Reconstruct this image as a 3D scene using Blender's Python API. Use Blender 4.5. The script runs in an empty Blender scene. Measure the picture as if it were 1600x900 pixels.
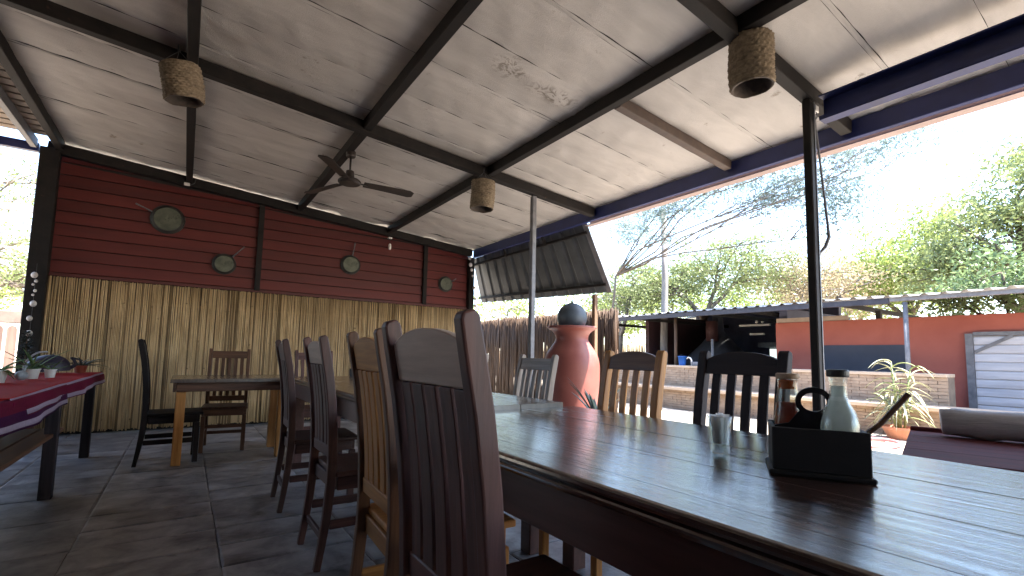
import bpy, bmesh, math, random
from math import sin, cos, pi, radians, atan2, sqrt
from mathutils import Vector, Matrix, Euler
SC = bpy.context.scene
COL = SC.collection

# ------------------------------------------------------------------ camera, sky, sun, exposure
def set_camera():
    cd = bpy.data.cameras.new("camera"); co = bpy.data.objects.new("camera", cd); COL.objects.link(co)
    cd.sensor_width = 36.0; cd.lens = 740.67 / 1600 * 36; cd.shift_y = 0.025
    cd.clip_start = 0.02; cd.clip_end = 2000
    yaw, pit, roll = radians(34.4472), radians(5.06301), radians(1.17965)
    fw = Vector((sin(yaw) * cos(pit), cos(yaw) * cos(pit), sin(pit)))
    r = Vector((cos(yaw), -sin(yaw), 0)); u = r.cross(fw)
    r2 = r * cos(roll) + u * sin(roll); u2 = u * cos(roll) - r * sin(roll)
    m = Matrix(((r2.x, u2.x, -fw.x, 0), (r2.y, u2.y, -fw.y, 0), (r2.z, u2.z, -fw.z, 1.05), (0, 0, 0, 1)))
    co.matrix_world = m; SC.camera = co
set_camera()
SUN_AZ = (0.55, -0.83); SUN_EL = radians(62)
w = bpy.data.worlds.new("World"); SC.world = w; w.use_nodes = True
nt = w.node_tree; bgn = nt.nodes["Background"]
sky = nt.nodes.new("ShaderNodeTexSky"); sky.sky_type = 'NISHITA'; sky.sun_disc = False
sky.sun_elevation = SUN_EL; sky.sun_rotation = atan2(SUN_AZ[0], SUN_AZ[1]); sky.dust_density = 1.2; sky.air_density = 1.0
nt.links.new(sky.outputs[0], bgn.inputs[0]); bgn.inputs[1].default_value = 0.14
ld = bpy.data.lights.new("sun", 'SUN'); ld.energy = 4.6; ld.angle = radians(0.5); ld.color = (1.0, 0.95, 0.87)
lo = bpy.data.objects.new("sun", ld); COL.objects.link(lo)
sd = Vector((SUN_AZ[0] * cos(SUN_EL), SUN_AZ[1] * cos(SUN_EL), sin(SUN_EL))).normalized()
lo.rotation_euler = sd.to_track_quat('Z', 'Y').to_euler(); lo.location = (0, 0, 20)
SC.view_settings.view_transform = 'Standard'; SC.view_settings.look = 'None'
SC.view_settings.gamma = 1.0; SC.view_settings.exposure = 2.9
SC.render.engine = 'CYCLES'
cy = SC.cycles
cy.max_bounces = 10; cy.diffuse_bounces = 6; cy.glossy_bounces = 4; cy.transmission_bounces = 8; cy.transparent_max_bounces = 8
cy.use_denoising = True; cy.sample_clamp_indirect = 8.0
cy.caustics_reflective = False; cy.caustics_refractive = False

# ------------------------------------------------------------------ materials
MATS = {}
def nodes_for(name):
    m = bpy.data.materials.new(name); m.use_nodes = True
    t = m.node_tree; return m, t, t.nodes["Principled BSDF"]
def N(t, kind, **kw):
    n = t.nodes.new(kind)
    for k, v in kw.items(): setattr(n, k, v)
    return n
def ramp(t, stops):
    r = N(t, "ShaderNodeValToRGB")
    e = r.color_ramp.elements
    while len(e) < len(stops): e.new(0.5)
    for i, (p, c) in enumerate(stops):
        e[i].position = p; e[i].color = (c[0], c[1], c[2], 1) if not isinstance(c, (int, float)) else (c, c, c, 1)
    return r
def mat(name, c1, c2, scale=(6, 6, 6), rough=(0.5, 0.8), bump=0.2, detail=6, metal=0.0, rnd=0.15, hue=0.0, contrast=(0.3, 0.7),
        spec=0.5, coat=0.0, fine=None, trans=0.0, dist=0.02, spots=None, streak=False):
    """noise-mixed two colour surface with bump, roughness variation and a per-object tone shift"""
    if name in MATS: return MATS[name]
    m, t, b = nodes_for(name)
    tc = N(t, "ShaderNodeTexCoord"); mp = N(t, "ShaderNodeMapping"); mp.inputs['Scale'].default_value = scale
    oi = N(t, "ShaderNodeObjectInfo"); vm = N(t, "ShaderNodeVectorMath", operation='ADD')
    sc = N(t, "ShaderNodeVectorMath", operation='SCALE'); sc.inputs['Scale'].default_value = 17.0
    cmb = N(t, "ShaderNodeCombineXYZ")
    for i in range(3): t.links.new(oi.outputs['Random'], cmb.inputs[i])
    t.links.new(cmb.outputs[0], sc.inputs[0]); t.links.new(tc.outputs['Object'], mp.inputs[0])
    t.links.new(mp.outputs[0], vm.inputs[0]); t.links.new(sc.outputs[0], vm.inputs[1])
    nz = N(t, "ShaderNodeTexNoise"); nz.inputs['Scale'].default_value = 1.0; nz.inputs['Detail'].default_value = detail
    nz.inputs['Roughness'].default_value = 0.62; nz.inputs['Distortion'].default_value = 0.4
    t.links.new(vm.outputs[0], nz.inputs[0])
    r = ramp(t, [(contrast[0], c1), (contrast[1], c2)]); t.links.new(nz.outputs[0], r.inputs[0])
    col = r.outputs[0]
    if spots:
        n2 = N(t, "ShaderNodeTexNoise"); n2.inputs['Scale'].default_value = spots[0]; n2.inputs['Detail'].default_value = 5; n2.inputs['Roughness'].default_value = 0.7
        t.links.new(tc.outputs['Object'], n2.inputs[0])
        r2 = ramp(t, [(spots[1], 0.0), (spots[1] + 0.08, 1.0)]); t.links.new(n2.outputs[0], r2.inputs[0])
        mx = N(t, "ShaderNodeMixRGB"); mx.inputs[2].default_value = (*spots[2], 1); t.links.new(r2.outputs[0], mx.inputs[0]); t.links.new(col, mx.inputs[1]); col = mx.outputs[0]
    hv = N(t, "ShaderNodeHueSaturation"); mr = N(t, "ShaderNodeMapRange")
    mr.inputs[3].default_value = 1 - rnd; mr.inputs[4].default_value = 1 + rnd
    t.links.new(oi.outputs['Random'], mr.inputs[0]); t.links.new(mr.outputs[0], hv.inputs['Value']); t.links.new(col, hv.inputs['Color'])
    if hue:
        mh = N(t, "ShaderNodeMapRange"); mh.inputs[3].default_value = 0.5 - hue; mh.inputs[4].default_value = 0.5 + hue
        t.links.new(oi.outputs['Random'], mh.inputs[0]); t.links.new(mh.outputs[0], hv.inputs['Hue'])
    t.links.new(hv.outputs[0], b.inputs['Base Color'])
    rr = N(t, "ShaderNodeMapRange"); rr.inputs[3].default_value = rough[0]; rr.inputs[4].default_value = rough[1]
    t.links.new(nz.outputs[0], rr.inputs[0]); t.links.new(rr.outputs[0], b.inputs['Roughness'])
    b.inputs['Metallic'].default_value = metal; b.inputs['Specular IOR Level'].default_value = spec
    if coat: b.inputs['Coat Weight'].default_value = coat; b.inputs['Coat Roughness'].default_value = 0.12
    if trans: b.inputs['Subsurface Weight'].default_value = 0.0
    if bump:
        h = nz.outputs[0]
        if fine:
            n3 = N(t, "ShaderNodeTexNoise"); n3.inputs['Scale'].default_value = fine[0]; n3.inputs['Detail'].default_value = 3
            t.links.new(tc.outputs['Object'], n3.inputs[0])
            ad = N(t, "ShaderNodeMath", operation='MULTIPLY_ADD'); ad.inputs[1].default_value = fine[1]
            t.links.new(n3.outputs[0], ad.inputs[0]); t.links.new(nz.outputs[0], ad.inputs[2]); h = ad.outputs[0]
        bp = N(t, "ShaderNodeBump"); bp.inputs['Strength'].default_value = bump; bp.inputs['Distance'].default_value = dist
        t.links.new(h, bp.inputs['Height']); t.links.new(bp.outputs[0], b.inputs['Normal'])
    MATS[name] = m; return m

WOODS = {
    'dark': ((0.032, 0.014, 0.012), (0.098, 0.043, 0.035)),
    'plum': ((0.048, 0.019, 0.0165), (0.138, 0.060, 0.050)),
    'ebony': ((0.006, 0.004, 0.004), (0.018, 0.011, 0.011)),
    'mid': ((0.060, 0.026, 0.015), (0.16, 0.076, 0.042)),
    'honey': ((0.27, 0.105, 0.024), (0.56, 0.27, 0.080)),
    'grey': ((0.17, 0.14, 0.118), (0.38, 0.32, 0.275)),
    'black': ((0.015, 0.012, 0.015), (0.046, 0.036, 0.040)),
    'crest': ((0.42, 0.31, 0.24), (0.62, 0.48, 0.39)),  # pale tan wood, raised further to put the top rail's sheen into the colour
}
def wood(key, axis, gloss=0.38):
    s = {'x': (2.0, 32, 32), 'y': (32, 2.0, 32), 'z': (32, 32, 2.0)}[axis]
    a, b = WOODS[key]; dull = key in ('ebony', 'black')
    if dull: gloss = .52
    return mat(f"wood_{key}_{axis}", a, b, s, (gloss, gloss + 0.25), 0.25, 7, rnd=0.22, dist=0.006, coat=0.0 if dull else 0.06, spec=0.25 if dull else 0.35)

# ------------------------------------------------------------------ mesh collecting
class MB:
    def __init__(s): s.v = []; s.f = []
    def add(s, vs, fs):
        o = len(s.v); s.v += [tuple(p) for p in vs]; s.f += [tuple(i + o for i in f) for f in fs]; return s
    def box(s, x0, x1, y0, y1, z0, z1):
        return s.add([(x0, y0, z0), (x1, y0, z0), (x1, y1, z0), (x0, y1, z0), (x0, y0, z1), (x1, y0, z1), (x1, y1, z1), (x0, y1, z1)],
                     [(0, 3, 2, 1), (4, 5, 6, 7), (0, 1, 5, 4), (1, 2, 6, 5), (2, 3, 7, 6), (3, 0, 4, 7)])
    def bar(s, a, b, wd, ht, up=(0, 0, 1)):
        """rectangular bar from a to b; ht along up, wd sideways, centred"""
        a, b = Vector(a), Vector(b); d = (b - a).normalized(); u = Vector(up); sd_ = d.cross(u).normalized(); u = sd_.cross(d)
        vs = []
        for p in (a, b):
            for i, j in ((-1, -1), (1, -1), (1, 1), (-1, 1)): vs.append(p + sd_ * (wd / 2 * i) + u * (ht / 2 * j))
        return s.add(vs, [(0, 1, 2, 3), (7, 6, 5, 4), (0, 4, 5, 1), (1, 5, 6, 2), (2, 6, 7, 3), (3, 7, 4, 0)])
    def tube(s, pts, rad, n=8, cap=True):
        pts = [Vector(p) for p in pts]; k = len(pts); rad = rad if isinstance(rad, (list, tuple)) else [rad] * k
        vs = []; t0 = (pts[1] - pts[0]).normalized()
        ref = Vector((0, 0, 1)) if abs(t0.z) < 0.9 else Vector((1, 0, 0)); a = t0.cross(ref).normalized()
        for i, p in enumerate(pts):
            t = (pts[min(i + 1, k - 1)] - pts[max(i - 1, 0)]).normalized(); a = (a - t * a.dot(t)).normalized(); b = t.cross(a)
            for j in range(n):
                g = 2 * pi * j / n; vs.append(p + (a * cos(g) + b * sin(g)) * rad[i])
        fs = [(i * n + j, i * n + (j + 1) % n, (i + 1) * n + (j + 1) % n, (i + 1) * n + j) for i in range(k - 1) for j in range(n)]
        if cap: fs += [tuple(range(n - 1, -1, -1)), tuple((k - 1) * n + j for j in range(n))]
        return s.add(vs, fs)
    def lathe(s, prof, n=24, c=(0, 0, 0), cap=True):
        vs = []; k = len(prof)
        for r, z in prof:
            for j in range(n): g = 2 * pi * j / n; vs.append((c[0] + r * cos(g), c[1] + r * sin(g), c[2] + z))
        fs = [(i * n + j, i * n + (j + 1) % n, (i + 1) * n + (j + 1) % n, (i + 1) * n + j) for i in range(k - 1) for j in range(n)]
        if cap: fs += [tuple(range(n - 1, -1, -1)), tuple((k - 1) * n + j for j in range(n))]
        return s.add(vs, fs)
    def sweep(s, path, y0, y1, dep):
        """board whose centre line is path [(x,z)], between y0 and y1, dep thick across the path (number or list)"""
        k = len(path); dep = dep if isinstance(dep, (list, tuple)) else [dep] * k; vs = []
        for i, (x, z) in enumerate(path):
            a, b = path[max(i - 1, 0)], path[min(i + 1, k - 1)]; tx, tz = b[0] - a[0], b[1] - a[1]; l = sqrt(tx * tx + tz * tz); nx, nz = tz / l, -tx / l
            d = dep[i] / 2
            vs += [(x - nx * d, y0, z - nz * d), (x + nx * d, y0, z + nz * d), (x + nx * d, y1, z + nz * d), (x - nx * d, y1, z - nz * d)]
        fs = [(0, 1, 2, 3), tuple(4 * (k - 1) + j for j in (3, 2, 1, 0))]
        for i in range(k - 1):
            for j in range(4): fs.append((4 * i + j, 4 * i + (j + 1) % 4, 4 * i + 4 + (j + 1) % 4, 4 * i + 4 + j))
        return s.add(vs, fs)
    def grid(s, fn, nu, nv):
        vs = [fn(i / nu, j / nv) for i in range(nu + 1) for j in range(nv + 1)]
        return s.add(vs, [(i * (nv + 1) + j, (i + 1) * (nv + 1) + j, (i + 1) * (nv + 1) + j + 1, i * (nv + 1) + j + 1) for i in range(nu) for j in range(nv)])
    def build(s, name, m, parent=None, bevel=0.0, smooth=False, fix=True, seg=1):
        me = bpy.data.meshes.new(name); me.from_pydata(s.v, [], s.f)
        if fix or bevel:
            bm = bmesh.new(); bm.from_mesh(me); bmesh.ops.recalc_face_normals(bm, faces=bm.faces)
            if bevel:
                es = [e for e in bm.edges if len(e.link_faces) == 2 and e.calc_face_angle(0) > 0.5]
                bmesh.ops.bevel(bm, geom=es, offset=bevel, segments=seg, affect='EDGES', profile=0.5, clamp_overlap=True)
            bm.to_mesh(me); bm.free()
        if smooth: me.polygons.foreach_set('use_smooth', [True] * len(me.polygons))
        if m: me.materials.append(m)
        o = bpy.data.objects.new(name, me); COL.objects.link(o)
        if parent: o.parent = parent
        return o

def tag(o, label=None, cat=None, group=None, kind=None):
    for k, v in (('label', label), ('category', cat), ('group', group), ('kind', kind)):
        if v: o[k] = v
    return o
def thing(name, label, cat, loc=(0, 0, 0), rz=0.0, group=None):
    o = bpy.data.objects.new(name, None); COL.objects.link(o); o.location = loc; o.rotation_euler = (0, 0, rz); o.empty_display_size = 0.1
    return tag(o, label, cat, group)
def dup(root, loc, rz, label, recolor=None, rot=None):
    def cp(o, par):
        c = o.copy(); COL.objects.link(c)
        if par: c.parent = par
        if recolor and c.type == 'MESH' and c.material_slots and c.material_slots[0].material:
            nm = c.material_slots[0].material.name
            new = recolor(nm, o.name)
            if new: c.material_slots[0].link = 'OBJECT'; c.material_slots[0].material = new
        for ch in kids[o.name]: cp(ch, c)
        return c
    kids = {}
    def walk(o):
        kids[o.name] = list(o.children)
        for ch in o.children: walk(ch)
    walk(root)
    r = cp(root, None); r.location = loc; r.rotation_euler = rot if rot else (0, 0, rz); r['label'] = label
    return r
def rewood(key, crest=None, posts=None):
    def f(nm, part=''):
        if nm.startswith('wood_'):
            p = nm.split('_')
            if posts and p[2] == 'z' and p[1] != 'crest' and 'post' in part: return wood(posts, 'z')
            if p[1] == 'crest': return wood(crest or key, p[2])
            return wood(key, p[2])
    return f
R = random.Random(7)
def thin_mat(name, c1, c2, tr, scale=8, gloss=.04, grough=.35):
    """diffuse surface that lets part of the light through (paper, sauces)"""
    m = bpy.data.materials.new(name); m.use_nodes = True; t = m.node_tree; t.nodes.remove(t.nodes["Principled BSDF"]); o = t.nodes["Material Output"]
    tc = N(t, "ShaderNodeTexCoord"); nz = N(t, "ShaderNodeTexNoise"); nz.inputs['Scale'].default_value = scale; nz.inputs['Detail'].default_value = 6; nz.inputs['Roughness'].default_value = .7
    t.links.new(tc.outputs['Object'], nz.inputs[0]); r = ramp(t, [(.32, c1), (.68, c2)]); t.links.new(nz.outputs[0], r.inputs[0])
    d = N(t, "ShaderNodeBsdfDiffuse"); tl = N(t, "ShaderNodeBsdfTranslucent"); g = N(t, "ShaderNodeBsdfGlossy"); g.inputs['Roughness'].default_value = grough
    mx = N(t, "ShaderNodeMixShader"); mx.inputs[0].default_value = tr; m2 = N(t, "ShaderNodeMixShader"); m2.inputs[0].default_value = gloss
    for s in (d, tl): t.links.new(r.outputs[0], s.inputs[0])
    t.links.new(d.outputs[0], mx.inputs[1]); t.links.new(tl.outputs[0], mx.inputs[2]); t.links.new(mx.outputs[0], m2.inputs[1]); t.links.new(g.outputs[0], m2.inputs[2]); t.links.new(m2.outputs[0], o.inputs[0]); return m
# ------------------------------------------------------------------ large structure: ground, floor, pavilion
def zr(x): return 3.39 - 0.085 * (x + 1.37)          # underside of the roof beams (the roof falls towards the courtyard)
M_STEEL = mat("painted_steel", (0.007, 0.006, 0.006), (0.020, 0.016, 0.014), (9, 9, 9), (0.55, 0.8), 0.12, rnd=0.1, spec=0.25, dist=0.004, spots=(14, 0.66, (0.045, 0.026, 0.018)))
M_STEELFLARE = mat("steel_flare_blue", (0.011, 0.018, 0.085), (0.020, 0.032, 0.140), (5, 5, 5), (0.3, 0.5), 0.08, rnd=0.05, dist=0.004)  # dark steel tinted navy: the blue lens flare is put into its colour
M_GREYSTEEL = mat("grey_steel", (0.10, 0.10, 0.11), (0.20, 0.20, 0.215), (9, 9, 9), (0.35, 0.6), 0.1, rnd=0.1, dist=0.004)
M_SHEET = mat("foil_insulation", (0.40, 0.375, 0.352), (0.63, 0.595, 0.56), (1.1, 4.0, 1.5), (0.36, 0.58), 0.6, 8, rnd=0.05, contrast=(0.25, 0.8), fine=(200, 0.22), dist=0.03, spots=(3.8, 0.655, (0.20, 0.155, 0.11)))
def stain(m, places, col):
    t = m.node_tree; b = t.nodes["Principled BSDF"]; src = b.inputs['Base Color'].links[0].from_socket; tc = N(t, "ShaderNodeTexCoord"); acc = None
    for (x, y, rx, ry) in places:
        mp = N(t, "ShaderNodeMapping"); mp.vector_type = 'POINT'; mp.inputs['Location'].default_value = (-x / rx, -y / ry, 0); mp.inputs['Scale'].default_value = (1 / rx, 1 / ry, 0)
        ln = N(t, "ShaderNodeVectorMath", operation='LENGTH'); iv = N(t, "ShaderNodeMapRange"); iv.inputs[1].default_value = .35; iv.inputs[2].default_value = 1.0; iv.inputs[3].default_value = 1; iv.inputs[4].default_value = 0
        t.links.new(tc.outputs['Object'], mp.inputs[0]); t.links.new(mp.outputs[0], ln.inputs[0]); t.links.new(ln.outputs['Value'], iv.inputs[0])
        if acc is None: acc = iv.outputs[0]
        else:
            mxm = N(t, "ShaderNodeMath", operation='MAXIMUM'); t.links.new(acc, mxm.inputs[0]); t.links.new(iv.outputs[0], mxm.inputs[1]); acc = mxm.outputs[0]
    nz = N(t, "ShaderNodeTexNoise"); nz.inputs['Scale'].default_value = 13; nz.inputs['Detail'].default_value = 7; nz.inputs['Roughness'].default_value = .7; nz.inputs['Distortion'].default_value = 1.6
    t.links.new(tc.outputs['Object'], nz.inputs[0]); r = ramp(t, [(.49, 0.0), (.57, 1.0)]); t.links.new(nz.outputs[0], r.inputs[0])
    mu = N(t, "ShaderNodeMath", operation='MULTIPLY'); t.links.new(acc, mu.inputs[0]); t.links.new(r.outputs[0], mu.inputs[1]); m2 = N(t, "ShaderNodeMath", operation='MULTIPLY'); m2.inputs[1].default_value = .75; t.links.new(mu.outputs[0], m2.inputs[0])
    mx = N(t, "ShaderNodeMixRGB"); mx.inputs[2].default_value = (*col, 1); t.links.new(m2.outputs[0], mx.inputs[0]); t.links.new(src, mx.inputs[1]); t.links.new(mx.outputs[0], b.inputs['Base Color'])
stain(M_SHEET, [(1.90, 2.84, .20, .16), (2.36, 2.90, .34, .12), (.83, 4.55, .16, .07), (3.81, 1.25, .09, .06)], (.15, .12, .09))
M_DARKVOID = mat("dark_roofing", (0.02, 0.02, 0.02), (0.035, 0.03, 0.03), (3, 3, 3), (0.8, 0.9), 0)
M_SLATE = mat("slate_tile", (0.075, 0.075, 0.082), (0.44, 0.43, 0.43), (4.4, 4.2, 4), (0.24, 0.55), 0.45, 8, rnd=0.20, hue=0.015, fine=(38, 0.35), dist=0.012, spots=(2.6, 0.60, (0.062, 0.052, 0.050)))
M_GROUT = mat("floor_grout", (0.03, 0.028, 0.026), (0.06, 0.055, 0.05), (9, 9, 9), (0.8, 0.95), 0.2)
M_SAND = mat("sandy_ground", (0.30, 0.235, 0.17), (0.50, 0.42, 0.33), (0.9, 0.9, 0.9), (0.85, 0.95), 0.35, 9, rnd=0, fine=(30, 0.3), dist=0.03)
M_PAVE = mat("paving_stone", (0.30, 0.26, 0.21), (0.47, 0.41, 0.34), (4, 4, 4), (0.75, 0.9), 0.3, 7, rnd=0.14, dist=0.01)

gs = MB().grid(lambda u, v: (-160 + 420 * u, -120 + 420 * v, -0.075 + .008 * sin(u * 40) * cos(v * 31)), 60, 60)
tag(gs.build("ground", M_SAND, smooth=True), kind='structure')
fl = MB().box(-1.50, 4.75, -3.0, 7.95, -0.14, -0.012).build("floor", M_GROUT); tag(fl, kind='structure')
ty = -0.84; row = 0
def tile_mesh(wx, wy, sd_):
    r_ = random.Random(sd_); b = MB()
    xs = [0, .012, wx - .012, wx]; ys = [0, .012, wy - .012, wy]
    def fn(i, j):
        e = (i in (0, 3)) or (j in (0, 3)); return (xs[i] + (r_.uniform(-.003, .003) if e else 0), ys[j] + (r_.uniform(-.003, .003) if e else 0), -0.0035 if e else r_.uniform(-.0015, .002))
    vs = [fn(i, j) for i in range(4) for j in range(4)]
    b.add(vs, [(i * 4 + j, (i + 1) * 4 + j, (i + 1) * 4 + j + 1, i * 4 + j + 1) for i in range(3) for j in range(3)])
    lo_ = [(0, 0, -.02), (wx, 0, -.02), (wx, wy, -.02), (0, wy, -.02)]
    o_ = len(b.v); b.v += lo_
    b.f += [(0, o_, o_ + 1, 12), (12, o_ + 1, o_ + 2, 15), (15, o_ + 2, o_ + 3, 3), (3, o_ + 3, o_, 0)]
    return b
tile_src = [None] * 10
for k in range(5):
    o = tile_mesh(.636, .596, k).build("tile", M_SLATE, fl); tile_src[k] = o.data; bpy.data.objects.remove(o)
    o = tile_mesh(.636, .296, 50 + k).build("tile", M_SLATE, fl); tile_src[5 + k] = o.data; bpy.data.objects.remove(o)
yy = -0.83
for j in range(15):
    for i in range(10):
        x0 = -1.70 + .64 * i - (0.0 if j % 3 else .0)
        if x0 < -1.5 and False: continue
        halves = R.random() < 0.55
        for h in range(2 if halves else 1):
            o = bpy.data.objects.new("tile", R.choice(tile_src[5:] if halves else tile_src[:5])); COL.objects.link(o); o.parent = fl
            o.location = (x0, yy + .30 * h, R.uniform(-.002, .002))
    yy += 0.60

pav = thing("pavilion", "open sided steel framed dining pavilion with pale foil lined sloping ceiling", "pavilion")
# sheets of the ceiling: long strips laid along the fall, with a little sag and dark joints
def sheet(y0, y1, sd_, lip, sg=1.0):
    r_ = random.Random(sd_); ph = [r_.uniform(0, 6.3) for _ in range(8)]; am = r_.uniform(.5, 1.4)
    nu, nv = 130, 9; fold = [(r_.uniform(-1.2, 4.3), r_.uniform(-.25, .25), r_.uniform(-.007, .007), r_.uniform(.02, .05)) for _ in range(7)]
    def fn(u, v):
        x = -1.36 + 5.80 * u; y = y0 + (y1 - y0) * v
        bay = ((x + 1.36) % 1.38) / 1.38
        sag = -0.012 * am * sg * sin(pi * v) * (0.55 + 0.45 * sin(pi * bay)) 
        wr = 0.0045 * sin(9 * x + ph[0] + 5 * v) * sin(pi * v) + 0.004 * sin(23 * x + ph[1] - 8 * v) * (0.4 + v) * 0.6 + 0.003 * sin(31 * v + 3 * x + ph[2])
        cr = -0.010 * math.exp(-((v - .5 - .3 * sin(1.3 * x + ph[3])) / .07) ** 2) * max(0, sin(1.7 * x + ph[4]))
        wr += sum(a_ * math.exp(-((x - x_ - s_ * (v - .5)) / w_) ** 2) for x_, s_, a_, w_ in fold) * sin(pi * min(1, v * 1.1)) ** .5 * sg
        if y > 7.1: wr += (.012 * sin(6.5 * x + 1.0 + 3 * v) + .007 * sin(15 * x)) * (y - 7.1) / .6 * max(0, min(1, (x - 1.0) / .4))
        return (x, y, zr(x) + 0.118 + sag + wr * (.4 + .6 * sg) + cr * sg + lip * v)
    return MB().grid(fn, nu, nv)
ys = [-3.05]; k = 0
while ys[-1] < 7.7: ys.append(ys[-1] + 0.523); k += 1
for i in range(len(ys) - 1):
    a, b = ys[i], min(ys[i + 1], 7.72)
    if i % 2 == 0:
        sheet(a + .0015, b - .0012, i, 0).build("ceiling_sheet", M_SHEET, pav, smooth=True)
    else:
        sheet(a + .0012, b - .034, i, 0.002).build("ceiling_sheet", M_SHEET, pav, smooth=True)
        sheet(b - .0315, b - .0005, 100 + i, -0.002, 0.0).build("seam_strip", M_SHEET, pav, smooth=True)
MB().add([(-1.45, -8.0, zr(-1.45) + .16), (4.5, -8.0, zr(4.5) + .16), (4.5, 7.9, zr(4.5) + .16), (-1.45, 7.9, zr(-1.45) + .16),
          (-1.45, -8.0, zr(-1.45) + .19), (4.5, -8.0, zr(4.5) + .19), (4.5, 7.9, zr(4.5) + .19), (-1.45, 7.9, zr(-1.45) + .19)],
         [(3, 2, 1, 0), (4, 5, 6, 7), (0, 1, 5, 4), (1, 2, 6, 5), (2, 3, 7, 6), (3, 0, 4, 7)]).build("roof_cover", M_DARKVOID, pav)  # runs on unseen behind the camera, lengthened to keep light off the interior
def cbeam(name, a, b, wd, ht, m=M_STEEL, lip=True):
    """steel channel: web with two flanges, drawn from a to b along the bottom centre line"""
    a, b = Vector(a), Vector(b); d = (b - a).normalized(); s_ = d.cross(Vector((0, 0, 1))).normalized(); u = s_.cross(d); q = MB()
    q.bar(a + u * (ht / 2) - s_ * (wd / 2 - .005), b + u * (ht / 2) - s_ * (wd / 2 - .005), .010, ht, u)
    q.bar(a + u * .005 + s_ * .004, b + u * .005 + s_ * .004, wd - .012, .010, u); q.bar(a + u * (ht - .005) + s_ * .004, b + u * (ht - .005) + s_ * .004, wd - .012, .010, u)
    q.bar(a + u * .020 + s_ * (wd / 2 - .003), b + u * .020 + s_ * (wd / 2 - .003), .006, .020, u)
    return q.build(name, m, pav)
def hbeam(name, a, b, wd, ht, m=M_STEEL, bev=.004):
    q = MB(); a, b = Vector(a), Vector(b); u = Vector((0, 0, ht / 2)); return q.bar(a + u, b + u, wd, ht).build(name, m, pav, bevel=bev)
for x in (-0.10, 1.30, 2.69):                                           # beams along the length
    hbeam("roof_beam", (x, -3.0, zr(x) + .005), (x, 7.60, zr(x) + .005), .075, .105)
hbeam("edge_beam", (-1.39, -3.0, zr(-1.39)), (-1.39, 7.60, zr(-1.39)), .075, .12)
for y in (-1.5, 1.53, 4.44):                                            # rafters down the fall
    hbeam("rafter", (-1.33, y, zr(-1.33) - .018), (4.30, y, zr(4.30) - .018), .08, .11)
for y in (-2.8, -.25, 2.55):
    hbeam("purlin", (2.74, y, zr(2.74) + .012), (4.30, y, zr(4.30) + .012), .075, .09, mat("rusty_steel", (0.05, 0.035, 0.03), (0.10, 0.07, 0.055), (8, 8, 8), (.5, .8), .15))
hbeam("gable_beam", (-1.50, 7.655, zr(-1.35) - .03), (4.30, 7.655, zr(4.30) - .03), .10, .122)
hbeam("eave_beam", (4.345, -3.0, zr(4.345) - .05), (4.345, 7.62, zr(4.345) - .05), .055, .15, M_STEELFLARE)
M_GUT = mat("faded_gutter", (0.33, 0.25, 0.23), (0.46, 0.36, 0.33), (3, 3, 3), (.5, .7), .1)
q = MB(); q.bar((4.455, -3.0, zr(4.345) - .058), (4.455, 4.70, zr(4.345) - .058), .10, .012); q.bar((4.505, -3.0, zr(4.345) - .005), (4.505, 4.70, zr(4.345) - .005), .010, .092); q.build("gutter", M_GUT, pav)
cbeam("side_beam", (3.66, 1.45, 2.765), (3.66, -3.0, 2.765), .09, .185, M_STEELFLARE)
q = MB().box(3.585, 3.638, 1.495, 1.550, 0.0, 2.945); q.build("post", M_STEEL, pav, bevel=.006)
q = MB().box(3.640, 3.652, 1.490, 1.515, 0.0, 2.93); q.build("post_flange", M_GREYSTEEL, pav)
q = MB().box(3.31, 3.37, 4.43, 4.49, 0.0, zr(3.37) - .02); q.build("post", M_GREYSTEEL, pav, bevel=.006)
MB().box(-1.56, -1.385, 7.60, 7.72, 0.0, 3.40).build("corner_post", M_STEEL, pav, bevel=.006)
MB().box(4.26, 4.36, 7.62, 7.74, 0.0, 2.86).build("corner_post", M_STEEL, pav, bevel=.006)

# ------------------------------------------------------------------ gable wall: red boards above, reeds below
M_RED = mat("red_painted_board", (0.075, 0.009, 0.008), (0.125, 0.018, 0.014), (1.2, 6, 14), (.45, .7), .25, 7, rnd=.22, dist=.006, spots=(9, .68, (.05, .012, .010)))
wall = thing("board_wall", "red painted horizontal board wall above the reed screen at the far end", "wall", (0, 7.73, 0))
zb = [1.93 + .151 * i for i in range(11)]
studs = [-1.40, 0.80, 3.40, 4.30]
for b in range(3):
    x0, x1 = studs[b] + .005, studs[b + 1] - .005
    for i in range(10):
        z0, z1 = zb[i] + .005, zb[i + 1] - .004
        za, zc = zr(x0) - .02, zr(x1) - .02
        if z0 > za: continue
        t0, t1 = min(z1, za), min(z1, zc)
        if t1 < z0 + .02:
            x1_ = x0 + (x1 - x0) * max(.05, min(1, (za - z0) / (za - zc + 1e-6))); t1 = z0 + .012
        else: x1_ = x1
        j = R.uniform(-.004, .004)
        vs = [(x0, -.006 + j, z0), (x1_, -.006 + j, z0), (x1_, .02, z0), (x0, .02, z0), (x0, .010 + j, t0), (x1_, .010 + j, t1), (x1_, .03, t1), (x0, .03, t0)]
        MB().add(vs, [(0, 3, 2, 1), (4, 5, 6, 7), (0, 1, 5, 4), (1, 2, 6, 5), (2, 3, 7, 6), (3, 0, 4, 7)]).build("board", M_RED, wall, bevel=.002)
MB().add([(-1.55, .05, 0), (4.3, .05, 0), (4.3, .05, zr(4.3)), (-1.55, .05, zr(-1.55)), (-1.55, .07, 0), (4.3, .07, 0), (4.3, .07, zr(4.3)), (-1.55, .07, zr(-1.55))],
         [(0, 1, 2, 3), (7, 6, 5, 4), (0, 4, 5, 1), (2, 6, 7, 3), (1, 5, 6, 2), (0, 3, 7, 4)]).build("backing", M_DARKVOID, wall)
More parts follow.
